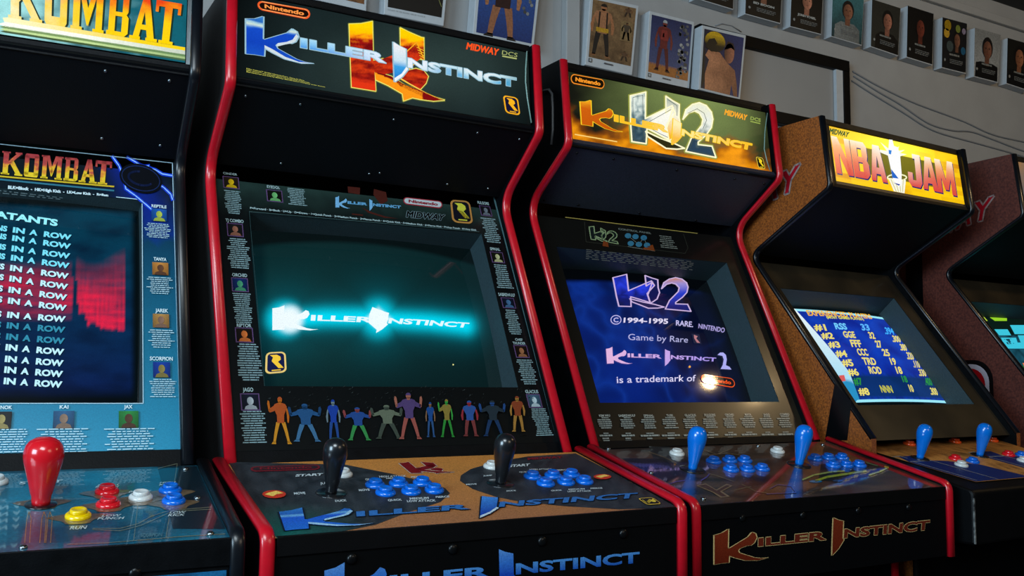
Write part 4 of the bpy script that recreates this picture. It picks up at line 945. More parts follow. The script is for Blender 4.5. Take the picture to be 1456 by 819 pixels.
    M = A.quad(zs(76, 92), zs(266, 140), zs(268, 218), zs(88, 186)); k2_emblem(A, M, rgb(130, 150, 110), (rgb(16, 26, 26),)*4, 26, 90)
    A.poly([zs(170, 195), zs(200, 205), zs(205, 235), zs(165, 228)], rgb(110, 50, 20)); A.poly([zs(440, 235), zs(490, 220), zs(505, 262), zs(420, 250)], rgb(120, 56, 20))
    A.text('CONTROL PANEL', A.quad(zs(265, 110), zs(480, 140), zs(480, 152), zs(268, 124)), rgb(96, 104, 100), .04)
    for x, y in ((330, 162), (378, 168), (432, 175), (348, 212), (400, 218), (453, 223)): A.poly([zs(*q) for q in ellipse(x, y, 21, 17, 14)], rgb(50, 110, 140))
    A.stroke([zs(330, 162), zs(400, 218), zs(432, 175), zs(453, 223), zs(505, 262), zs(330, 232)], .5, rgb(120, 126, 120))
    M = A.rect(zs(515, 158), zs(655, 255)); micro(A, M, 7, rgb(120, 124, 116), 3, 'c', .4, 4)
    A.up(); M = A.quad(zs(60, 250), zs(755, 330), zs(745, 392), zs(55, 318)); micro(A, M, 6, rgb(84, 88, 86), 9, 'j', .35, 18)
    names = [('KIM WU', 105, 162, 33), ('SABREWULF', 200, 285, 33), ('SPINAL', 322, 375, 33), ('TUSK', 433, 470, 32), ('GLACIUS', 522, 580, 31), ('FULGORE', 618, 675, 30), ('ORCHID', 718, 765, 29), ('MAYA', 815, 850, 28), ('JAGO', 905, 940, 28), ('COMBO', 985, 1035, 27)]
    for i, (nm, x0, x1, y) in enumerate(names):
        A.text(nm, A.rect(zn(x0, y), zn(x1, y+11)), rgb(150, 154, 148), .025); m = (x0+x1)/2
        for ya, yb, n, hw in ((y+14, y+22, 1, 26), (y+24, y+72, 5, 44), (y+90, y+98, 1, 20), (y+100, y+112, 1, 48), (y+114, y+136, 2, 20)):
            micro(A, A.rect(zn(m-hw+ya*.06, ya), zn(m+hw+ya*.06, yb)), n, rgb(128, 134, 130), i*7+n, 'c', .55, 4)
    A.build('bezel', PRINT, c.root)['label'] = 'black bezel with a row of move lists along the bottom'
    strip(c, c.bez, .002, .0195, 'bezel_retainer', BLACK, .003)
    # screen
    A = Art(c.scr); u0, w0, u1, w1 = c.srange
    def sc(x, y, u, v):
        e = min(1, max(0, (w1-.028-v-.012*((u)/.26)**2)/.012))*min(1, max(0, (v-w0-.012-.02*(1-(u/.26)**2)*0)/.01))*min(1, max(0, (u-u0-.004)/.01))*min(1, max(0, (u1-u)/.05))
        n = 1-abs(fbm(u*7, v*7, 3)*2); n = max(0, n)**3; m = .5+.5*fbm(u*5+3, v*6, 8)
        b = mix(rgb(6, 14, 46), rgb(8, 38, 130), min(1, m*(.55 if u > .05 else .9)+.5*max(0, -(u)/.26)*m)); b = mix(b, rgb(20, 66, 176), .45*n)
        b = mix(b, rgb(6, 10, 24), max(0, min(.82, (u+.02)/.22))); b = tuple(t*.85 for t in b)
        return tuple(k_*e+(1-e)*q for k_, q in zip(b, rgb(2, 4, 7)))
    A.grid(u0, w0, u1, w1, 120, 100, sc); A.up(2)
    M = A.quad(zs(225, 405), zs(735, 440), zs(738, 660), zs(260, 622)); bl = lambda x, y: ramp((y-.2*x)/560+fbm(x*.02, y*.02, 1)*.2, [(.1, rgb(16, 18, 70)), (.4, rgb(40, 60, 220)), (.7, rgb(20, 28, 110)), (1, rgb(20, 24, 60))])
    k2_emblem(A, M, rgb(200, 176, 220), (bl, rgb(20, 24, 80), rgb(30, 30, 80), lambda x, y: ramp(y/600, [(.35, rgb(200, 130, 90)), (.5, rgb(150, 140, 210)), (.7, rgb(40, 60, 200)), (1, rgb(24, 30, 110))])), 13, 60)
    A.up(); lav = rgb(196, 190, 238)
    cx, cy = zs(252, 706); A.stroke([(cx+7.2*math.cos(a), cy+6.2*math.sin(a)) for a in [j*math.pi/12 for j in range(24)]], 1.1, lav, closed=True); A.text('C', A.quad((cx-3.6, cy-3.6), (cx+3.4, cy-3.4), (cx+3.4, cy+3.6), (cx-3.6, cy+3.4)), lav, .02)
    A.text('1994-1995', A.quad(zs(303, 690), zs(590, 697), zs(588, 733), zs(300, 724)), rgb(220, 214, 240), .03)
    A.text('RARE.', A.quad(zs(640, 706), zs(752, 716), zs(750, 754), zs(640, 742)), lav, .02); A.text('NINTENDO', A.quad(zs(787, 728), zs(958, 757), zs(952, 790), zs(785, 760)), rgb(170, 160, 220), .02)
    A.text('Game by Rare', A.quad(zl(330, 66), zl(720, 86), zl(716, 125), zl(332, 108)), rgb(180, 180, 226), .0)
    A.poly([zl(740, 68), zl(790, 72), zl(805, 135), zl(755, 130)], rgb(30, 34, 60)); A.up(); A.poly([zl(755, 75), zl(780, 85), zl(770, 98), zl(795, 128), zl(775, 126), zl(757, 98)], rgb(180, 120, 130))
    pk = lambda x, y: mix(rgb(226, 180, 220), rgb(170, 150, 236), x*1.1)
    ki_logo(A, A.quad(zl(188, 190), zl(900, 222), zl(897, 249), zl(190, 217)), pk, pk, pk, bold=.0)
    A.poly([zl(*q) for q in ((908, 205), (925, 190), (945, 190), (962, 205), (968, 235), (962, 272), (985, 282), (998, 300), (928, 296), (942, 270), (948, 235), (940, 212), (922, 208))], rgb(170, 170, 240))
    A.text('is a trademark of', A.quad(zl(254, 342), zl(768, 332), zl(766, 376), zl(258, 388)), rgb(214, 210, 244), .005)
    oval_logo(A, A.quad(zl(797, 328), zl(1015, 358), zl(1024, 420), zl(805, 386)), 'Nintendo', rgb(236, 86, 20), rgb(26, 14, 20), rgb(230, 80, 24), 3.6, .04, .08)
    A.poly(ellipse(*zl(728, 282), 1.6, 1.7, 10), rgb(240, 170, 70))
    A.build('screen', SCRN, c.root)['label'] = 'deep blue screen with lavender copyright text'
    # control panel
    A = Art(c.ctl); zk = Z(860, 620, 6.067); zy = Z(1080, 610, 5.393)
    A.grid(-c.wc, 0, c.wc, c.clen, 110, 56, lambda x, y, u, v: mix(mix(rgb(30, 25, 24), rgb(92, 68, 54), max(0, min(1, .45+1.0*fbm(u*7, v*22, 2)))), rgb(96, 46, 26), .5*max(0, fbm(u*10+4, v*9, 6)))); A.up()
    dk = rgb(22, 23, 32)
    A.poly([zk(150, 190), zk(520, 200), zk(640, 330), zk(520, 410), zk(330, 330)], dk); A.poly([zk(380, 90), zk(560, 95), zk(640, 250), zk(420, 200)], rgb(40, 42, 44))
    A.poly([zy(330, 395), zy(480, 340), zy(700, 270), zy(690, 215), zy(940, 270), zy(990, 300), zy(830, 360), zy(600, 400)], rgb(30, 36, 32)); A.up()
    R = random.Random(3); pu = rgb(78, 74, 124)
    xs = 215
    while xs < 560:
        h = R.uniform(20, 44); A.stroke([zk(xs, 232+(xs-215)*.08), zk(xs+6, 232+h+(xs-215)*.08), zk(xs+16, 236+(xs-215)*.08), zk(xs+26, 262+(xs-215)*.08)], 1.6, pu); xs += 29
    A.stroke([zk(500, 405), zk(560, 415), zk(620, 395), zk(690, 385)], 1.3, rgb(92, 70, 140)); A.stroke([zk(830, 385), zk(880, 355), zk(905, 325)], 1.6, rgb(90, 80, 150))
    tan = rgb(136, 110, 82)
    A.poly([zk(*q) for q in ((790, 430), (870, 412), (960, 465), (1050, 415), (1100, 432), (1010, 480), (1080, 525), (1000, 535), (930, 490))], tan); A.up()
    A.poly([zk(*q) for q in ((808, 432), (868, 420), (965, 475), (1050, 425), (1078, 434), (990, 482), (1050, 522), (1010, 526), (935, 484))], rgb(80, 46, 32))
    for P in ([(880, 320), (960, 345), (1110, 395)], [(850, 120), (960, 160), (1080, 120)], [(380, 140), (520, 190), (620, 240)], [(1180, 420), (1300, 480), (1420, 500)], [(1120, 470), (1260, 440)], [(900, 170), (1040, 150), (1180, 170)]):
        A.stroke([zk(*q) for q in P], .9, rgb(120, 98, 72))
    ye = rgb(160, 176, 50)
    A.stroke([zy(330, 392), zy(420, 355), zy(560, 330), zy(650, 325)], 2.2, rgb(150, 168, 90)); A.stroke([zy(430, 400), zy(520, 370), zy(680, 345), zy(815, 325)], 3.0, ye); A.stroke([zy(840, 355), zy(920, 330), zy(985, 298), zy(960, 292)], 2.4, ye); A.stroke([zy(680, 225), zy(700, 255)], 1.6, ye); A.stroke([zy(820, 262), zy(905, 285)], 1.2, rgb(90, 130, 90))
    A.poly([zy(*q) for q in ellipse(430, 405, 50, 10, 14)], rgb(20, 120, 170)); A.poly([zy(*q) for q in ellipse(600, 400, 40, 8, 12)], rgb(50, 80, 120))
    A.stroke([zy(80, 460), zy(140, 430), zy(240, 440), zy(280, 490), (1090, 703)], 1.2, rgb(80, 66, 110))
    A.build('control_panel', PRINTP, c.root)['label'] = 'glossy brown printed control panel with yellow streaks'
    for x, y in ((938, 230), (1075, 222), (1205, 222), (1088, 300), (1228, 300), (1355, 292)): button(c, *zk(x, y-4), 'blue', .0165)
    for x, y in ((425, 238), (527, 232), (630, 230), (566, 290), (662, 286), (763, 286)): button(c, *zy(x, y-4), 'blue', .0165)
    button(c, *zk(622, 158), 'white', .0165, 'white start button'); button(c, *zy(137, 176), 'white', .0165, 'white start button')
    joystick(c, *zk(755, 290), 'stickblue', .98, .026, 'blue bat-top joystick'); joystick(c, *zy(302, 275), 'stickblue', .98, .026, 'blue bat-top joystick')
    bolts(c, c.ctl, [zk(30, 115), zk(400, 322), zk(850, 545), zk(1322, 88), zy(485, 122)], mat=STEEL, r=.005, h=.004)
    # front
    A = Art(c.front); w = c.wc-.004; zf = Z(1000, 720, 4.16)
    A.grid(-w, 0, w, c.flen-.03, 4, 2, lambda x, y, u, v: rgb(2, 3, 5)); A.up()
    M = A.quad(zf(65, 233), zf(1342, 78), zf(1340, 136), zf(65, 290))
    M2 = A.quad(zf(65, 232), zf(1338, 82), zf(1334, 140), zf(65, 264))
    br = lambda x, y: ramp(y, [(-2, rgb(88, 26, 10)), (2.3, rgb(112, 40, 20))])
    M3 = A.quad(zf(65, 213), zf(1340, 78), zf(1334, 138), zf(65, 262))
    ki_logo(A, M3, br, rgb(92, 30, 18), br, outline=rgb(190, 166, 112), ow=.010, tw=.0035, edge=None)
    A.build('front_panel', PRINTF, c.root)['label'] = 'black front panel with rust and gold title lettering'
    strip(c, c.front, c.flen-.029, c.flen-.002, 'panel_lip', BLACKM, .003, .006, w)
    bolts(c, c.front, [zf(230, 68), zf(587, 52), zf(915, 25), zf(1213, 5)], r=.007, h=.004)
# ================================================================== fourth and fifth cabinets
def _block(ch):
    """tall heavy poster capitals"""
    R = lambda a, b, c, d: [(a, b), (c, b), (c, d), (a, d)]
    if ch == 'N': return [R(0, 0, .3, 1), R(.7, 0, 1, 1), [(0, 1), (.32, 1), (1, 0), (.68, 0)]]
    if ch == 'B': return [R(0, 0, .36, 1), R(.3, 0, .8, .18), R(.3, .82, .76, 1), R(.3, .43, .8, .58), [(.62, .0), (.84, .02), (1, .12), (1, .40), (.9, .5), (.62, .5)], [(.62, .5), (.9, .5), (.96, .62), (.96, .88), (.8, 1), (.62, 1)]]
    if ch == 'A': return [[(0, 0), (.3, 0), (.58, 1), (.3, 1)], [(1, 0), (.68, 0), (.42, 1), (.70, 1)], R(.2, .2, .8, .38), R(.3, .88, .7, 1)]
    if ch == 'J': return [R(.58, .2, 1, 1), [(.58, .3), (1, .3), (1, .14), (.84, 0), (.2, 0), (0, .14), (0, .42), (.34, .42), (.34, .2), (.58, .2)], R(.42, .86, 1, 1)]
    if ch == 'M': return [R(0, 0, .24, 1), R(.76, 0, 1, 1), [(0, 1), (.3, 1), (.6, .12), (.4, .12)], [(1, 1), (.7, 1), (.4, .12), (.6, .12)]]
def plank(x, y, s=1.0):
    n = fbm(x*.02*s, y*.25*s, 4)
    return mix(rgb(250, 200, 20), rgb(214, 120, 10), max(0, n*1.6))
def art_nba(c):
    p = c.marq; z = Z(1160, 160, 5.461)
    v0 = p.at(*z(1165, 716))[1]; v1 = p.at(*z(1092, 332))[1]; ul = p.at(*z(95, 100))[0]; ur = p.at(*z(1125, 520))[0]
    A = Art(p)
    def bg(x, y, u, v):
        t = (v-v0)/(v1-v0); s = (u-ul)/(ur-ul)
        pl = math.floor(t*11); n = noise.noise(Vector((pl*3.7, s*5+pl, 1)))
        b = mix(rgb(252, 204, 14), rgb(206, 118, 10), max(0, n*1.3+ (.25 if s > .8 or s < .12 else -.15)))
        g = math.exp(-((s-.5)/.3)**2-((t-.8)/.4)**2)  # bright patch of the lamp behind, painted into the sign colour
        b = mix(b, rgb(255, 236, 70), g*.85)
        if .2 < t-0 < .74 and .25 < s < .82 and abs(t-.5) < .27: b = rgb(104, 98, 22)
        return tuple(k*(1+.5*g) for k in b)
    A.grid(ul, v0, ur, v1, 90, 44, bg); A.up()
    A.heavy('MIDWAY', A.quad(z(112, 120), z(260, 152), z(246, 190), z(106, 162)), rgb(14, 84, 44))
    # burst and leaping white shape over the hoop
    for P in ([(475, 285), (560, 300), (560, 335), (500, 310)], [(500, 230), (575, 290), (560, 310)], [(568, 205), (592, 212), (600, 300), (570, 290)], [(645, 262), (600, 300), (630, 330)], [(705, 325), (630, 310), (640, 345)], [(690, 290), (620, 300), (630, 330)]):
        A.poly([z(*q) for q in P], rgb(250, 250, 236))
    for dx, dy, sh in ((7, 11, True), (0, 0, False)):
        nb = A.quad(z(115+dx, 180+dy), z(522+dx, 268+dy), z(556+dx, 548+dy), z(160+dx, 470+dy)); jm = A.quad(z(700+dx, 312+dy), z(1055+dx, 387+dy), z(1095+dx, 650+dy), z(722+dx, 566+dy))
        for M, s in ((nb, 'NBA'), (jm, 'JAM')):
            w = [(0, .33), (.345, .66), (.68, 1.0)] if s == 'NBA' else [(0, .28), (.29, .61), (.60, 1.0)]
            for ch, (a, b) in zip(s, w):
                for P in _block(ch):
                    A.poly([(a+(b-a)*x, y) for x, y in P], rgb(12, 30, 110) if sh else (lambda x, y, s=s: mix(ramp(y, [(0, rgb(216, 70, 66)), (.4, rgb(226, 100, 74)), (.72, rgb(242, 168, 112)), (1, rgb(255, 240, 210))]), rgb(255, 252, 244), .75*math.exp(-((x-(1 if s == 'NBA' else 0))/.35)**2)*y)), M, ml=.2)
        A.up()
    A.stroke([z(*q) for q in ellipse(628, 505, 74, 24, 20)], 1.8, rgb(250, 250, 200), closed=True)
    A.poly([z(560, 508), z(697, 525), z(686, 628), z(604, 612)], rgb(246, 246, 226)); A.up()
    for xx in (580, 612, 646, 676): A.stroke([z(xx, 520), z(612+(xx-560)*.5, 615)], .9, rgb(200, 190, 120))
    A.up()
    A.poly([z(*q) for q in ((565, 215), (590, 212), (602, 260), (632, 272), (650, 330), (662, 470), (662, 560), (640, 578), (596, 520), (578, 440), (556, 335))], rgb(252, 252, 252)); A.up()
    A.poly([z(580, 440), z(638, 515), z(588, 508)], rgb(20, 100, 200)); A.poly([z(560, 292), z(584, 296), z(578, 328), z(562, 322)], rgb(30, 130, 220)); A.poly([z(596, 545), z(650, 560), z(640, 570)], rgb(30, 60, 160))
    A.build('marquee', LIT, c.root)['label'] = 'bright yellow backlit sign reading NBA JAM over a hoop'
    strip(c, p, .003, v0-.001, 'marquee_retainer', node_mat('brown_lit_retainer', rgb(70, 54, 34), .5)); strip(c, p, v1+.001, c.mlen+.002, 'marquee_retainer', BLACK, .004)
    for a, b in ((-c.wi, ul), (ur, c.wi)):
        mb = MB(); q = [p.loc(a, .002, .003), p.loc(b, .002, .003), p.loc(b, c.mlen, .003), p.loc(a, c.mlen, .003)]; mb.add(q+[t-p.N*.006 for t in q], [(0, 1, 2, 3), (7, 6, 5, 4), (0, 4, 5, 1), (1, 5, 6, 2), (2, 6, 7, 3), (3, 7, 4, 0)]); mb.build('marquee_side_strip', BLACK, c.root)
    dark_bezel(c)
    # screen
    A = Art(c.scr); u0, w0, u1, w1 = c.srange; zs = Z(1100, 410, 4.55)
    def sc(x, y, u, v):
        t = (v-w0)/(w1-w0)
        b = mix(rgb(12, 34, 130), rgb(16, 60, 170), .5+.8*fbm(u*12, v*9, 2)); return mix(b, rgb(8, 40, 60), .8 if y > 541 else 0)
    A.grid(u0, w0, u1, w1, 40, 40, lambda x, y, u, v: rgb(5, 14, 18)); A.up()
    Q = A.quad(zs(112, 132), zs(710, 190), zs(1135, 745), zs(525, 740))
    A.box(Q, lambda x, y: mix(mix(rgb(14, 36, 140), rgb(18, 62, 180), .5+.8*fbm(x*6, y*5, 2)), rgb(10, 44, 70), .75 if y < .26 and y > .05 else 0), ml=.04); A.up()
    wh = rgb(150, 226, 240)
    A.box(Q, wh, 0, 0, 1, .026); A.box(Q, wh, 0, .972, 1, 1); A.box(Q, wh, .982, 0, 1, 1)
    A.poly([(0, 0), (.0, 1), (.035, 1), (.125, .3), (.06, .03)], lambda x, y: mix(rgb(160, 214, 236), rgb(232, 240, 240), (y-.2)*1.2) if y > .22 else rgb(40, 140, 190), Q, ml=.15); A.up()
    yl = rgb(228, 214, 110); gr = rgb(40, 140, 60)
    def R_(s, x0, y0, x1, y1, cc):
        k = .36*(y1-y0); A.text(s, A.quad(zs(x0, y0), zs(x1-k, y0+3), zs(x1, y1+1), zs(x0+k, y1-2)), cc, .035)
    A.text('EXPERIENCED PLAYERS', A.quad(zs(203, 140), zs(620, 168), zs(640, 200), zs(225, 178)), rgb(240, 180, 50), .03)
    A.text('(MOST GAMES PLAYED)', A.quad(zs(335, 180), zs(575, 192), zs(585, 208), zs(345, 196)), rgb(226, 220, 60), .03)
    c1 = [(250, 228, 345, 275), (297, 283, 393, 328), (343, 340, 435, 385), (390, 397, 480, 445), (430, 455, 520, 505), (468, 515, 555, 565), (505, 575, 580, 627), (537, 640, 625, 692)]
    for i, q in enumerate(c1): R_('#%d' % (i+1), *q, gr if i == 6 else yl)
    for s, q in zip(('RSS', 'GGE', 'FFF', 'CCC', 'TRD', 'ROD'), ((385, 222, 478, 268), (440, 275, 533, 322), (487, 330, 573, 382), (530, 387, 615, 437), (565, 445, 668, 497), (605, 503, 703, 555))): R_(s, *q, rgb(110, 200, 246) if s == 'RSS' else yl)
    R_('NNN', 680, 625, 775, 677, rgb(190, 190, 70))
    for i, (s, q) in enumerate(zip(('33', '32', '27', '25', '19', '18', '18', '10'), ((555, 228, 625, 275), (605, 280, 660, 328), (648, 335, 705, 385), (693, 390, 755, 440), (743, 447, 797, 497), (780, 503, 837, 555), (820, 562, 870, 610), (865, 620, 910, 672)))): R_(s, *q, rgb(90, 180, 246) if i == 0 else gr if i == 6 else yl)
    for i, (s, q) in enumerate(zip(('.394', '.300', '.380', '.320', '.110', '.330', '.400', '.300'), ((705, 250, 782, 300), (755, 303, 825, 350), (805, 357, 865, 405), (847, 410, 910, 462), (890, 465, 950, 515), (925, 520, 990, 570), (965, 575, 1030, 630), (1000, 640, 1065, 692)))): R_(s, *q, rgb(60, 170, 246) if i == 0 else gr if i == 6 else yl)
    A.poly([zs(420, 565), zs(455, 562), zs(465, 600), zs(435, 605)], rgb(210, 90, 90))
    A.build('screen', SCRNB, c.root)['label'] = 'blue high-score screen with yellow rows'
    wood_panel(c)
    zb = Z(1200, 600, 5.6875)
    for x, y in ((528, 182), (897, 163), (1200, 152)): button(c, *zb(x, y), 'orange', .016)
    for x, y, k in ((900, 305, 'red'), (1330, 270, 'red'), (1040, 325, 'blue'), (1435, 275, 'blue'), (948, 354, 'white'), (1450, 320, 'white')): button(c, *zb(x, y), k, .016, k+' push button')
    for x, y in ((1308, 652), (1393, 648)): joystick(c, x, y, 'stickblue', .93, .022, 'blue bat-top joystick')
def dark_bezel(c):
    A = Art(c.bez)
    bezel_base(c, A, lambda x, y, u, v: mix(rgb(22, 21, 18), rgb(58, 48, 34), .5+.6*fbm(u*8, v*8, 2)), v0=.006, v1=c.blen-.004)
    A.build('bezel', PRINT, c.root)['label'] = 'plain dark tinted bezel'
def wood_panel(c):
    A = Art(c.ctl); zb = Z(1200, 600, 5.6875)
    def w(x, y, u, v):
        pl = math.floor(v/.024); n = fbm(u*5+pl*7.3, v*60, 3)
        return mix(mix(rgb(140, 86, 36), rgb(200, 140, 72), (math.sin(pl*12.9)*.5+.5)), rgb(64, 36, 14), max(0, min(.8, .2+n)) )
    ID = lambda u, v: (u, v); L = c.clen-.004
    A.poly([(-.242, .043), (c.wc-.024, .043), (c.wc-.016, L), (-.311, L)], lambda u, v: w(0, 0, u, v), ID, ml=.012); A.up()
    nv = rgb(13, 34, 96); wl = rgb(150, 150, 146)
    for o in (0, .31):
        q = lambda P: [(u+o, v) for u, v in P]
        A.poly(q([(-.276, .19), (-.262, .228), (-.186, .229), (-.192, .19), (-.145, .181), (-.064, .1425), (-.023, .0565), (-.02, .045), (-.240, .045)]), nv, ID); A.up()
        for P in ([(-.192, .192), (-.15, .046)], [(-.287, .226), (-.255, .23), (-.25, .212)], [(-.27, .19), (-.19, .188)], [(-.262, .19), (-.228, .05)]): A.stroke(q(P), .003, wl, ID)
        A.layer -= 1
    A.build('control_panel', PRINTM, c.root)['label'] = 'wood-plank printed control panel with navy markings'
def art_q(c):
    A = Art(c.marq); A.grid(-c.wi+.02, .02, c.wi-.02, c.mlen-.014, 30, 10, lambda x, y, u, v: mix(rgb(70, 90, 100), rgb(150, 110, 70), .5+fbm(u*8, v*8, 3)))
    A.build('marquee', LIT, c.root)
    strip(c, c.marq, .003, .019, 'marquee_retainer', BLACK); strip(c, c.marq, c.mlen-.013, c.mlen+.002, 'marquee_retainer', BLACK, .004)
    for s in (-1, 1):
        mb = MB(); p = c.marq; a, b = sorted((s*c.wi, s*(c.wi-.02))); q = [p.loc(a, .002, .003), p.loc(b, .002, .003), p.loc(b, c.mlen, .003), p.loc(a, c.mlen, .003)]; mb.add(q+[t-p.N*.006 for t in q], [(0, 1, 2, 3), (7, 6, 5, 4), (0, 4, 5, 1), (1, 5, 6, 2), (2, 6, 7, 3), (3, 7, 4, 0)]); mb.build('marquee_side_strip', node_mat('brown_lit_strip', rgb(120, 100, 70), .5), c.root)
    dark_bezel(c)
    A = Art(c.scr); u0, w0, u1, w1 = c.srange; zq = Z(1376, 400, 5.85)
    def sc(x, y, u, v):
        t = (v-w0)/(w1-w0)
        b = rgb(8, 26, 20)
        if t < .80: b = mix(rgb(10, 40, 50), rgb(30, 90, 110), .5+fbm(u*30, v*30, 3))
        if t < .46: b = mix(rgb(16, 84, 30), rgb(30, 120, 40), .5+fbm(u*20, v*20, 3))
        return b
    A.grid(u0, w0, u1, w1, 40, 40, sc); A.up(2)
    A.poly([zq(160, 285), zq(325, 280), zq(325, 330), zq(225, 330)], rgb(150, 210, 40)); A.poly([zq(110, 290), zq(130, 290), zq(165, 330), zq(145, 330)], rgb(180, 210, 60)); A.poly([zq(320, 272), zq(410, 270), zq(420, 300), zq(345, 300)], rgb(60, 190, 160))
    for x0, y0, x1, y1 in ((220, 400, 330, 450), (350, 365, 468, 440), (275, 470, 400, 560), (415, 450, 520, 545), (330, 510, 480, 560)): A.poly([zq(x0, y0), zq(x1, y0), zq(x1+30, y1), zq(x0+40, y1)], rgb(60, 196, 220))
    A.poly([zq(300, 482), zq(360, 478), zq(385, 520), zq(330, 525)], rgb(16, 70, 90)); A.poly([zq(455, 680), zq(500, 680), zq(520, 720), zq(470, 715)], rgb(220, 120, 70))
    A.build('screen', SCRN, c.root)['label'] = 'green and cyan game screen'
    wood_panel(c)
    for u, v, k in ((-.16, .15, 'red'), (-.12, .13, 'blue'), (-.14, .11, 'white'), (.16, .15, 'red'), (.20, .13, 'blue'), (.18, .11, 'white')): button(c, *c.ctl.px(u, v), k, .016, k+' push button')
    for u in (-.21, .03): joystick(c, *c.ctl.px(u, .2), 'stickblue', .93, .022)
art_mk(MK); art_ki(KI); art_k2(K2); art_nba(NB); art_q(FQ)
# ================================================================== the room
YW = 1.10
WALLM = node_mat('grey_painted_wall', rgb(150, 150, 150), .8, noise_scale=8, noise_amt=.08, bump=.15, bump_scale=120)
CEILM = node_mat('dark_ceiling', rgb(34, 36, 38), .8, noise_scale=6, noise_amt=.2)
FLOORM = node_mat('dark_carpet', rgb(30, 28, 30), .9, noise_scale=120, noise_amt=.4, bump=.4, bump_scale=300)
WHITEM = node_mat('white_frame_paint', rgb(176, 180, 184), .45, noise_scale=60, noise_amt=.06)
def onw(y, x, py):
    d = ray(x, py); t = (y-CAM.y)/d.y; return CAM+d*t
zt = onw(YW, 1430, 7).z
def slab(name, lo, hi, m):
    mb = MB(); mb.box(lo, hi); o = mb.build(name, m); o['kind'] = 'structure'; return o
slab('floor', (-4, -4, -.05), (6, YW+.1, 0), FLOORM)
slab('wall_back', (-4, YW, 0), (6, YW+.1, zt), WALLM)
slab('ceiling', (-4, -4, zt), (6, YW+.1, zt+.08), CEILM)
slab('wall_left', (-4.1, -4, 0), (-4, YW+.1, zt), WALLM)
slab('wall_right', (6, -4, 0), (6.1, YW+.1, zt), CEILM)
# raised rails on the wall
mb = MB(); a = onw(YW-.012, 1372, 4); b = onw(YW-.012, 1456, 34); mb.box((-3.9, YW-.02, b.z-.035), (5.9, YW-.0005, b.z)); o = mb.build('trim_1', WALLM, None, .004); o['kind'] = 'structure'
a = onw(YW-.02, 811, 20)
mb = MB(); mb.box((a.x-.02, YW-.03, 0.0), (a.x+.03, YW-.0005, zt-.001)); o = mb.build('trim_2', WALLM, None, .003); o['kind'] = 'structure'
# ---- framed prints
DEP = .045
def wquad(y, TL, TR, BR, BL): return [onw(y, *q) for q in (TL, TR, BR, BL)]
class WallPanel(Panel): pass
def poster(label, TL, TR, BR, BL, border, paint, group, frame_mat=None, dep=DEP, name='framed_poster', back=.0015):
    q = wquad(YW-dep, TL, TR, BR, BL); c0 = sum(q, Vector())/4
    # upright rectangle with a slight in-plane lean
    root = empty(name, (c0.x, YW-back, min(p.z for p in q))); tag(root, label, 'framed poster', group)
    L = lambda p, y: Vector((p.x-root.location.x, y-root.location.y, p.z-root.location.z))
    fr = [L(p, YW-dep) for p in q]; bk = [L(p, YW-back) for p in q]
    mb = MB(); mb.add(fr+bk, [(3, 2, 1, 0), (4, 5, 6, 7), (0, 1, 5, 4), (1, 2, 6, 5), (2, 3, 7, 6), (3, 0, 4, 7)])
    mb.build('frame', frame_mat or WHITEM, root, .002)
    pan = Panel(Matrix.Translation(root.location), (0, YW-dep-root.location.y-.0006, 0), (1, 0, 0), (0, 0, 1))
    A = Art(pan); c = [(p.x, p.z) for p in (fr[3], fr[2], fr[1], fr[0])]
    def M(x, y):
        x = border[0]+(1-border[0]-border[1])*x; y = border[2]+(1-border[2]-border[3])*y
        return tuple(c[0][i]*(1-x)*(1-y)+c[1][i]*x*(1-y)+c[2][i]*x*y+c[3][i]*(1-x)*y for i in (0, 1))
    paint(A, M)
    A.build('print', POSTER, root)
    return root
def bust(A, M, bg, skin, shirt, hair, cx=.5, cy=.62, s=1.0, bg2=None):
    A.box(M, lambda x, y: mix(bg2 or bg, bg, y+.3*fbm(x*3, y*3, 2)), ml=.2); A.up()
    A.poly([(max(0, cx-.42*s), 0), (max(0, cx-.40*s), .18*s+.1), (cx-.22*s, cy-.24*s), (cx+.22*s, cy-.24*s), (min(1, cx+.40*s), .18*s+.1), (min(1, cx+.42*s), 0)], lambda x, y: mix(shirt, (0, 0, 0), .4*(x-.2)), M, ml=.25); A.up()
    A.poly([(cx-.08*s, cy-.3*s), (cx+.08*s, cy-.3*s), (cx+.08*s, cy-.1*s), (cx-.08*s, cy-.1*s)], mix(skin, (0, 0, 0), .4), M); A.up()
    A.poly(ellipse(cx, cy+.04*s, .19*s, .21*s, 18), hair, M); A.up()
    A.poly(ellipse(cx, cy, .15*s, .17*s, 18), lambda x, y: mix(mix(skin, (0, 0, 0), .65), skin, (x-cx)/(.2*s)+.7), M, ml=.1); A.up()
    for sx in (-.06, .06): A.poly(ellipse(cx+sx*s, cy+.03*s, .02*s, .012*s, 8), rgb(14, 12, 12), M)
    A.poly([(cx-.012*s, cy+.02*s), (cx+.012*s, cy+.02*s), (cx+.022*s, cy-.04*s), (cx-.022*s, cy-.04*s)], mix(skin, (0, 0, 0), .35), M); A.poly(ellipse(cx, cy-.08*s, .05*s, .012*s, 10), mix(skin, rgb(90, 20, 20), .6), M); A.up()
gL = 'white framed fighter posters behind the cabinets'; gU = 'row of portrait posters high on the wall'
b3 = (.055, .055, .12, .05)
def brown_ground(A, M, a=rgb(120, 92, 62), b=rgb(66, 46, 30)): A.box(M, lambda x, y: mix(b, a, .4+.5*y+.7*fbm(x*6, y*10, 3)), ml=.12); A.up()
def strip_text(A, M, word=None):
    """caption strip in the lower border"""
    A.box(M, rgb(30, 30, 32), 0, -.085, .08, -.02); A.up(); A.box(M, rgb(150, 154, 156), .015, -.075, .065, -.03); A.layer -= 1
    micro(A, lambda x, y: M(.36+.22*x, -.07+.03*y), 1, rgb(70, 70, 74), 2, 'l', .8, 2)
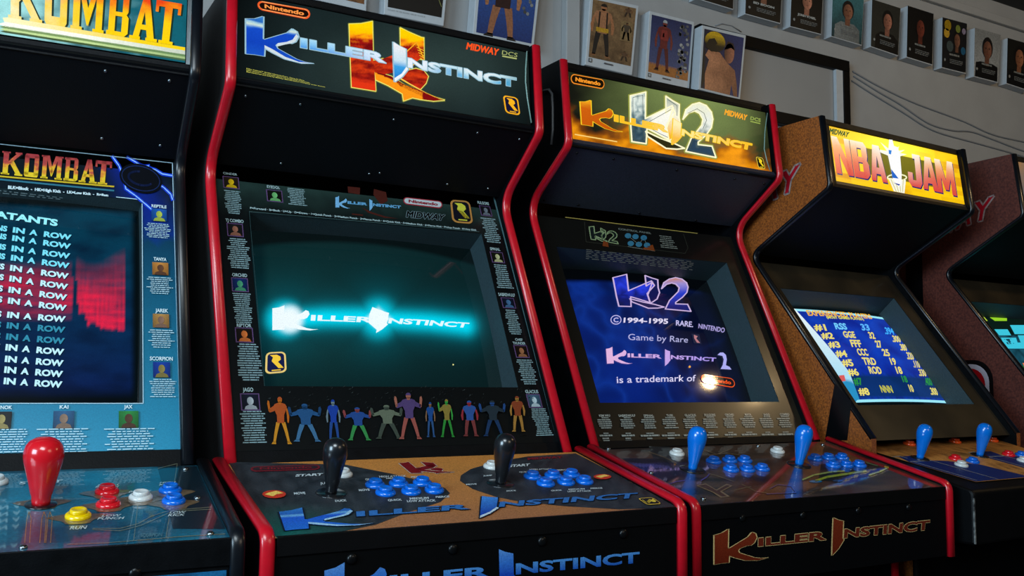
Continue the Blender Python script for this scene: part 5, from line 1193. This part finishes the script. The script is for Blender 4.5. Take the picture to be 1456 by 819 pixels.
def pA(A, M):
    brown_ground(A, M, rgb(132, 84, 44), rgb(70, 40, 20)); A.box(M, rgb(12, 12, 12), 0, 0, .62, .22); A.up(); A.box(M, rgb(12, 12, 12), 0, 0, .3, .6); micro(A, lambda x, y: M(.1+.4*x, .1+.06*y), 1, rgb(170, 170, 160), 2, 'l', .9, 2)
def pB(A, M):
    A.box(M, rgb(9, 9, 9)); A.up()
    for P in ([(.62, .9), (.6, .5), (.45, .28), (.25, .2)], [(.86, .6), (.88, .4), (.98, .2)]): A.stroke(P, .014, rgb(110, 110, 60), M)
    A.poly([(.68, .55), (.78, .6), (.76, .42)], rgb(120, 96, 70), M); micro(A, lambda x, y: M(x*.7, -.065+.03*y), 1, rgb(150, 154, 156), 2, 'l', .8, 7)
def pC(A, M):
    A.box(M, lambda x, y: mix(rgb(22, 44, 96), rgb(44, 78, 140), y), ml=.3); A.up()
    def ex(S): A.poly(S([(-.2, .8), (.2, .8), (.12, .56), (-.12, .56)]), rgb(84, 22, 20), M)
    fig(A, M, .42, -.02, 1.08, rgb(150, 98, 66), rgb(40, 18, 18), rgb(138, 88, 60), w=.5, boots=rgb(24, 18, 18), extra=ex)
    R = random.Random(2)
    for k in range(10): A.poly(ellipse(.86+R.uniform(-.08, .08), .5+R.uniform(-.12, .25), .03, .03, 7), rgb(*(R.randint(60, 130),)*3), M)
def pD(A, M):
    brown_ground(A, M)
    def ex(S): A.poly(S([(-.34, .46), (.34, .46), (.34, .54), (-.34, .54)]), rgb(176, 132, 30), M); [A.poly(S([(s*.18, .54), (s*.26, .54), (s*.24, .84), (s*.16, .84)]), rgb(16, 14, 14), M) for s in (-1, 1)]
    fig(A, M, .26, .04, .92, rgb(150, 96, 62), rgb(150, 100, 68), rgb(16, 17, 20), w=.42, boots=rgb(120, 80, 52), extra=ex)
    A.box(M, rgb(118, 94, 62), .68, .40, .96, .74); fig(A, M, .82, .42, .3, rgb(120, 80, 52), rgb(60, 50, 40), rgb(20, 20, 22), w=.18)
    for y in (.82, .06): fig(A, M, .82, y, .16, rgb(110, 72, 46), rgb(80, 56, 40), rgb(40, 30, 26), w=.16)
    strip_text(A, M)
def pE(A, M):
    A.box(M, lambda x, y: mix(rgb(150, 92, 40), mix(rgb(58, 70, 110), rgb(20, 34, 76), y), 1 if y > .16 else 0), ml=.07); A.up()
    def ex(S): A.poly(S([(-.3, .6), (.3, .6), (.2, .8), (-.2, .8)]), rgb(120, 34, 34), M); A.poly(S([(-.12, .66), (.0, .66), (-.02, .74), (-.1, .74)]), rgb(140, 130, 120), M)
    fig(A, M, .33, .06, .9, rgb(104, 40, 36), rgb(92, 24, 28), rgb(74, 18, 26), hair=rgb(150, 156, 160), w=.34, boots=rgb(40, 14, 18), extra=ex)
    R = random.Random(8)
    for k in range(46): A.poly(ellipse(.82+R.uniform(-.13, .13), R.uniform(.02, .95), R.uniform(.02, .05), R.uniform(.02, .04), 7), rgb(*(R.randint(30, 150),)*3), M)
    strip_text(A, M)
def pF(A, M):
    A.box(M, lambda x, y: mix(rgb(10, 16, 40), rgb(24, 40, 92), x), ml=.3); A.up()
    A.poly([(0, 0), (.08, .12), (.05, .62), (0, .66)], rgb(14, 14, 18), M)
    A.poly([(.1, 0), (.08, .25), (.16, .5), (.06, .56), (.14, .68), (.42, .66), (.62, .52), (.84, .42), (.92, .2), (.96, 0), (.86, 0), (.78, .18), (.76, 0)], lambda x, y: mix(rgb(176, 118, 84), rgb(90, 50, 34), x*.8+.3*fbm(x*5, y*5, 1)), M, ml=.12); A.up()
    A.poly(ellipse(.66, .68, .13, .17, 16), lambda x, y: mix(rgb(40, 24, 18), rgb(160, 100, 76), (x-.5)*4), M, ml=.1); A.poly([(.52, .72), (.6, .88), (.74, .86), (.8, .74), (.7, .78)], rgb(34, 18, 16), M); A.up()
    A.poly(ellipse(.28, .82, .26, .17, 18), lambda x, y: mix(rgb(24, 20, 14), rgb(190, 150, 16), (y-.76)*6), M, ml=.1); A.up(); A.poly([(.04, .70), (.12, .84), (.26, .88), (.34, .80), (.26, .74), (.36, .68), (.2, .64)], rgb(14, 12, 10), M)
poster('brown poster with a caption, mostly hidden, leftmost of the white framed row', (452, -74), (524, -60), (521, 16), (450, 0), b3, pA, gL)
poster('nearly black poster with thin yellow lines behind the second cabinet top', (549, -72), (640, -54), (631, 37), (546, 20), b3, pB, gL)
poster('blue poster of a person in dark red leotard with arms out', (680, -50), (770, -33), (759, 68), (672, 50), (.05, .05, .05, .05), pC, gL)
poster('brown poster of a man in black trousers and yellow sash', (839.5, -7), (908.5, 8), (899, 107), (832, 92), b3, pD, gL)
poster('navy poster of a figure in dark red suit with silver hair', (923.5, 15), (987.5, 31), (980, 128), (917, 113), b3, pE, gL)
poster('navy poster of a bare-shouldered man, rightmost of the white framed row', (998.5, 35.5), (1061, 50), (1052.5, 142), (993, 127), (.05, .05, .03, .05), pF, gL, dep=.074, back=.0325)
b0 = (.0, .02, .015, .0)
def port(bg, skin, shirt, hair, name=None, cx=.5, cy=.62, s=1.0, bg2=None, ink=rgb(150, 152, 150), extra=None):
    def f(A, M):
        bust(A, M, bg, skin, shirt, hair, cx, cy, s, bg2)
        if extra: extra(A, M)
        if name: A.text(name, lambda x, y: M(.2+.6*x, .27+.055*y), ink, .07)
        else: micro(A, lambda x, y: M(.28+.48*x, .27+.04*y), 1, rgb(112, 114, 112), 5, 'l', .9, 3)
        micro(A, lambda x, y: M(.3+.6*x, .1+.1*y), 3, rgb(100, 102, 102), 6, 'r', .5, 6)
        A.poly(ellipse(.1, .16, .035, .03, 10), rgb(130, 132, 132), M)
    return f
bk = rgb(8, 8, 9); sk = rgb(150, 102, 80)
def up(label, TL, TR, BR, BL, fn): poster(label, TL, TR, BR, BL, b0, fn, gU, name='portrait_poster', dep=.04)
up('black portrait poster partly cut by the top edge, left of the one captioned ED BOON', (992, -62), (1045.5, -47), (1043, 14), (990, -2), port(bk, sk, rgb(12, 12, 13), rgb(20, 16, 14)))
up('black portrait poster captioned ED BOON', (1061.5, -43), (1113.5, -29), (1110, 34), (1059.5, 20), port(bk, sk, rgb(12, 12, 13), rgb(24, 18, 14), 'ED BOON'))
up('black portrait poster captioned JOHN VOGEL', (1126, -28), (1171, -14), (1168, 49.5), (1123.5, 38), port(bk, rgb(180, 120, 96), rgb(10, 10, 11), rgb(30, 20, 14), 'JOHN VOGEL'))
up('portrait poster of a person in a grey patterned shirt on teal', (1184, -13), (1229, -1), (1225.5, 65), (1182, 52), port(rgb(60, 110, 116), rgb(140, 92, 70), rgb(112, 116, 116), rgb(20, 16, 16), bg2=rgb(24, 50, 56)))
up('portrait poster of a long-haired person in black leaning forward', (1240, -1), (1281, 12), (1277.5, 80), (1238, 66.5), port(rgb(40, 40, 36), rgb(160, 104, 84), rgb(10, 10, 11), rgb(14, 12, 12), cx=.56))
up('very dark portrait poster with a dim reddish face', (1290.6, 8), (1328, 20), (1326, 93), (1289, 81.6), port(rgb(7, 7, 8), rgb(110, 50, 36), rgb(9, 9, 10), rgb(10, 8, 8)))
def yel(A, M):
    for x, y, r, cc in ((.2, .86, .14, rgb(150, 120, 20)), (.16, .7, .12, rgb(180, 140, 40)), (.62, .84, .1, rgb(110, 120, 50)), (.86, .82, .08, rgb(130, 120, 140)), (.85, .42, .1, rgb(30, 80, 110)), (.3, .45, .14, rgb(60, 70, 70))): A.poly(ellipse(x, y, r, r*.8, 12), cc, M)
    A.up()
up('busy portrait poster with yellow shapes in its top left corner', (1340, 24.5), (1375.5, 34), (1373.5, 105), (1339, 96.5), port(rgb(20, 20, 22), rgb(120, 80, 60), rgb(16, 18, 20), rgb(14, 12, 12), cx=.6, cy=.6, s=.8, extra=yel))
up('pale portrait poster of a dark-haired person in black', (1386, 39.4), (1423.5, 50), (1419.5, 118), (1384.5, 109), port(rgb(120, 122, 122), rgb(120, 78, 60), rgb(12, 12, 13), rgb(22, 18, 18), s=1.1, cy=.6, bg2=rgb(150, 152, 152)))
up('dark portrait poster of a smiling person, rightmost in the high row', (1432.6, 54), (1468, 64), (1464, 130), (1431, 119), port(rgb(24, 22, 18), rgb(150, 96, 66), rgb(14, 14, 15), rgb(18, 14, 12), s=1.15))
# ---- whiteboard
q = wquad(YW-.03, (995, 34), (1211, 87), (1207, 196), (991, 150))
x0, x1, z0, z1 = q[0].x, (q[1].x+q[2].x)/2, (q[2].z+q[3].z)/2, (q[0].z+q[1].z)/2
wb = empty('whiteboard', ((x0+x1)/2, YW-.001, z0)); tag(wb, 'black framed board hung on the grey wall above the wood-sided cabinet', 'whiteboard')
lx = lambda x: x-wb.location.x
T = .042
mb = MB()
mb.box((lx(x0), -.03, z1-z0-T), (lx(x1), 0, z1-z0)); mb.box((lx(x0), -.03, 0), (lx(x1), 0, T)); mb.box((lx(x0), -.03, T), (lx(x0)+T, 0, z1-z0-T)); mb.box((lx(x1)-T*.8, -.03, T), (lx(x1), 0, z1-z0-T))
mb.build('frame', BLACK, wb, .002)
mb = MB(); mb.box((lx(x0)+T, -.012, T), (lx(x1)-T*.8, -.004, z1-z0-T)); mb.build('board', node_mat('board_surface', rgb(140, 140, 140), .35, noise_scale=5, noise_amt=.06), wb)
mb = MB(); mb.box((lx(x1)-T*.8-.035, -.026, T), (lx(x1)-T*.8-.0005, -.0125, z1-z0-T)); mb.build('edge_strip', WHITEM, wb)
# ---- cables on the wall
zc = Z(956, 0, 2.912)
def cable(label, pts, off, r=.0032):
    P = [onw(YW-off, *zc(*p)) for p in pts]; out = []
    for i in range(len(P)-1):
        p0, p1, p2, p3 = P[max(i-1, 0)], P[i], P[i+1], P[min(i+2, len(P)-1)]
        for k in range(8):
            t = k/8; out.append(.5*((2*p1)+(p2-p0)*t+(2*p0-5*p1+4*p2-p3)*t*t+(3*p1-p0-3*p2+p3)*t**3))
    out.append(P[-1]); o0 = out[0].copy()
    mb = MB(); mb.tube([p-o0 for p in out], r); o = mb.build('cable', node_mat('grey_cable', rgb(120, 122, 126), .5), None); o.location = o0
    tag(o, label, 'cable', 'loose cables on the wall')
cable('grey cable, the highest of the three hanging right of the board', [(748, 296), (850, 354), (1000, 425), (1200, 500), (1330, 558), (1500, 598), (1850, 690)], .0031)
cable('grey cable, the middle of the three hanging right of the board', [(752, 316), (850, 378), (940, 430), (1060, 510), (1160, 540), (1240, 546), (1330, 578), (1500, 640), (1850, 740)], .0031)
cable('grey cable, the lowest of the three hanging right of the board', [(744, 334), (830, 390), (950, 462), (1080, 540), (1250, 590), (1400, 632), (1520, 672), (1850, 790)], .0031)
mb = MB(); P = [onw(YW-.0019, 806+q_[0]/5.2-6, q_[1]/5.2) for q_ in ((1130, 190), (1180, 175), (1250, 190), (1320, 235))]
mb.tube([p-P[0] for p in P], .002); o = mb.build('cable', MATS['grey_cable'], None); o.location = P[0]; tag(o, 'short thin loop of wire above the rightmost white framed poster', 'cable')
# ================================================================== light
w = bpy.data.worlds.new('world'); SC.world = w; w.use_nodes = True
w.node_tree.nodes['Background'].inputs[0].default_value = (.55, .75, 1, 1); w.node_tree.nodes['Background'].inputs[1].default_value = .05
def area(name, loc, target, size, power, col, sy=None):
    l = bpy.data.lights.new(name, 'AREA'); l.energy = power; l.color = col; l.size = size
    if sy: l.shape = 'RECTANGLE'; l.size_y = sy
    o = bpy.data.objects.new(name, l); COL.objects.link(o); o.location = loc
    o.rotation_euler = (Vector(target)-Vector(loc)).to_track_quat('-Z', 'Y').to_euler(); return o
area('window_light', (-3.6, -1.6, 1.9), (1.0, .6, 1.2), 1.6, 150, (.58, .82, 1.0), 1.4)
area('overhead_light', (-1.0, -1.5, 2.42), (.5, .1, .95), 1.0, 36, (.80, .93, 1.0), .7)
area('warm_fill', (1.2, -3.0, 2.35), (1.0, .6, 1.2), 1.2, 14, (1.0, .82, .6), .8)  # unseen warm fill added behind the camera
l = bpy.data.lights.new('ceiling_bulb', 'POINT'); l.energy = 20; l.color = (1.0, .70, .36); l.shadow_soft_size = .04
o = bpy.data.objects.new('ceiling_bulb', l); COL.objects.link(o); o.location = (2.604, -.549, 2.40)
